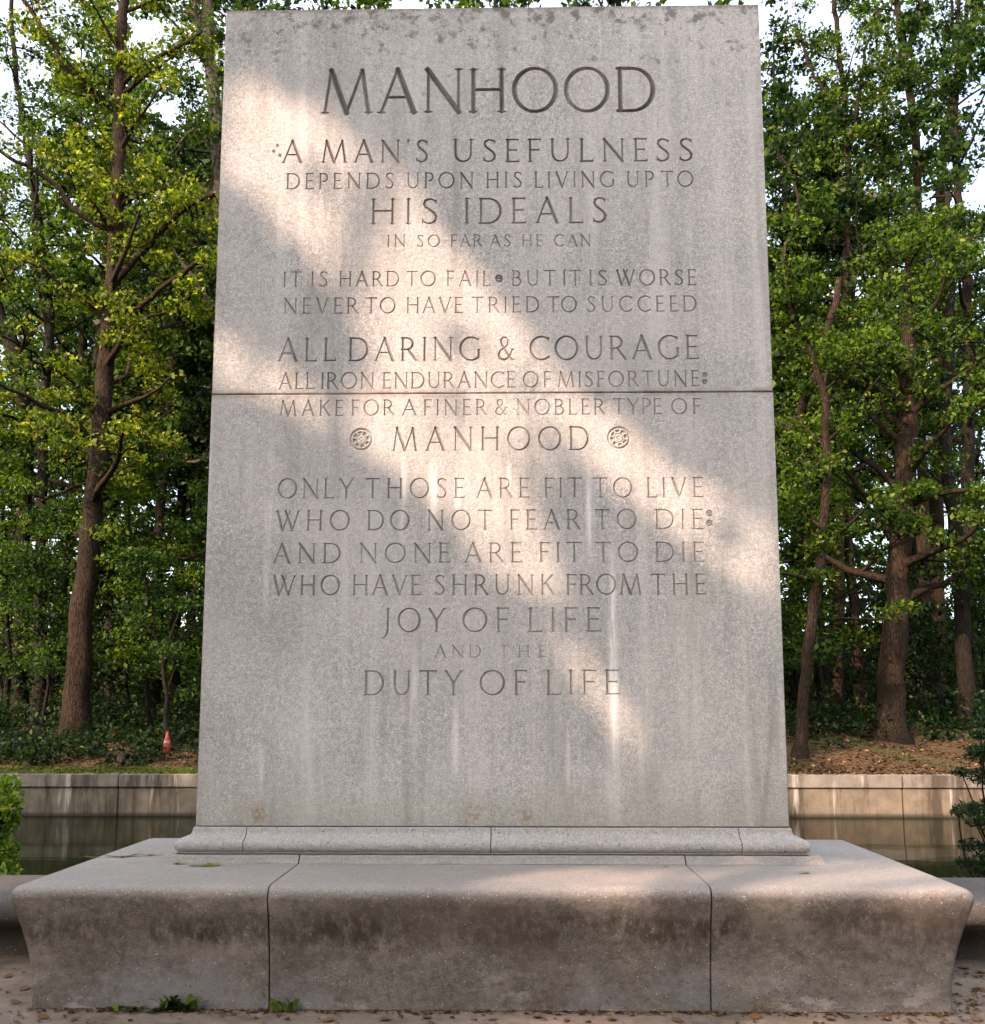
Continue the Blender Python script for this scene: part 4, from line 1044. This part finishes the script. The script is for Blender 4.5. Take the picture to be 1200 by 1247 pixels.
p = at_z(980, 1064, ZP); leaves_thing('fallen_leaf', 'single olive leaf lying on the sunlit right half of the plinth top', 'leaf', (p[0], p[1], ZP), [(0, 0, .10, .05, .2, .05)], M['leaf_fresh'])
p = at_z(812, 1057, ZP); leaves_thing('twig_leaf', 'tiny dark curled leaf on the plinth top right of its middle', 'leaf', (p[0], p[1], ZP), [(0, 0, .05, .02, .6, .1)], M['leaf_dry'])
# weeds at the foot of the plinth
def weed(label, px, n, hgt, spread, mat, seed, broad=1.0):
    rng = np.random.default_rng(seed); bm = bmesh.new()
    p = at_z(px, 1236, 0.0); base = (p[0], YP - .02, 0.0)
    for k in range(n):
        az = rng.uniform(PI, 2 * PI) if k % 4 else rng.uniform(0, 2 * PI); L = hgt * rng.uniform(.6, 1.2); sp_ = spread * rng.uniform(.5, 1.1); wd = rng.uniform(.008, .018) * broad
        x0, y0 = rng.uniform(-spread, spread), rng.uniform(-.03, .0)
        prev = None
        for i in range(6):
            t = i / 5; d = sp_ * t; z = L * (t - .55 * t * t) * 1.6
            cx, cy = x0 + math.cos(az) * d, y0 + math.sin(az) * d * .6 - .004
            ww = wd * math.sin(PI * min(1, t * .9 + .1)); nx, ny = -math.sin(az), math.cos(az)
            cur = (bm.verts.new((cx + nx * ww, min(.0, cy + ny * ww), z)), bm.verts.new((cx - nx * ww, min(.0, cy - ny * ww), z)))
            if prev: bm.faces.new((prev[0], prev[1], cur[1], cur[0]))
            prev = cur
    o = obj('weed', bm_mesh('weed', bm, mat, True)); o.location = base
    return tag(o, label, 'weed')
weed('dark green weed tuft with broad blades at the foot of the left plinth stone', 215, 34, .11, .11, M['leaf_green'], 1)
weed('low sprawling green weed left of the tuft at the plinth foot', 162, 26, .05, .14, M['leaf_green'], 2)
weed('upright spiky weed growing beside the left joint of the plinth', 343, 20, .11, .08, M['leaf_fresh'], 3)
weed('sparse straw coloured grass wisps beside the right joint of the plinth', 890, 34, .12, .17, M['straw'], 4, .16)
FL = []
for k, (px, py) in enumerate(((30, 1205), (18, 1222), (52, 1240), (90, 1243), (470, 1243), (520, 1241), (655, 1240), (690, 1244), (745, 1243), (1012, 1243), (920, 1240), (1183, 1225), (1190, 1243), (1194, 1205), (1175, 1180), (1188, 1165), (400, 1244), (10, 1190), (1196, 1185), (600, 1243), (825, 1244), (1080, 1243))):
    p = at_z(px, py, 0.0)
    rz = random.uniform(0, 6)
    if k < 4:
        o = leaves_thing('fallen_leaf', 'one of the dry brown leaves fallen on the paving around the plinth', 'leaf', (p[0], p[1], .001), [(0, 0, random.uniform(.06, .12), random.uniform(.03, .07), rz, random.uniform(-.2, .2))], M['leaf_dry'], 'dry leaves on the paving')
        FL.append(o)
    else:
        o = FL[k % 4].copy(); COL.objects.link(o); o.location = (p[0], p[1], .001); o.rotation_euler = (0, 0, rz)
# red marker on the bank
def lathe(prof, n, mat, name):
    V = []; F = []
    for (r, z) in prof:
        for k in range(n): V.append((r * math.cos(2 * PI * k / n), r * math.sin(2 * PI * k / n), z))
    for i in range(len(prof) - 1):
        for k in range(n): F.append((i * n + k, i * n + (k + 1) % n, (i + 1) * n + (k + 1) % n, (i + 1) * n + k))
    F.append(tuple(reversed(range(n)))); F.append(tuple((len(prof) - 1) * n + k for k in range(n)))
    return mesh_np(name, V, F, mat, True, 40)
M['red'] = plain('faded_red_paint', (0.30, 0.055, 0.042), .5, .2, 12); M['white'] = plain('pale_band_paint', (0.42, 0.22, 0.17), .5, .15, 12); M['stake'] = plain('grey_stake', (0.16, .14, .11), .8)
YM = 27.6
a = at_y(203, 919, YM); b = at_y(203, 891, YM); zg = float(bank_z(np.array(a[0]), np.array(YM)))
mk = tag(empty('red_marker', (a[0], YM, zg)), 'small red spindle shaped marker with a pale band in front of the dark undergrowth', 'marker')
h = float(b[2] - a[2]); z0 = float(a[2]) - zg
obj('stake', lathe([(.02, -.1), (.02, max(.1, z0 + .05))], 8, M['stake'], 'stake'), mk)
rw = .10
obj('body', lathe([(.03, z0), (.07, z0 + h * .08), (rw, z0 + h * .22), (rw, z0 + h * .45), (.085, z0 + h * .53), (.075, z0 + h * .62), (.05, z0 + h * .82), (.02, z0 + h * .97), (.005, z0 + h)], 18, M['red'], 'body'), mk)
obj('band', lathe([(.09, z0 + h * .50), (.094, z0 + h * .505), (.086, z0 + h * .60), (.08, z0 + h * .605)], 18, M['white'], 'band'), mk)
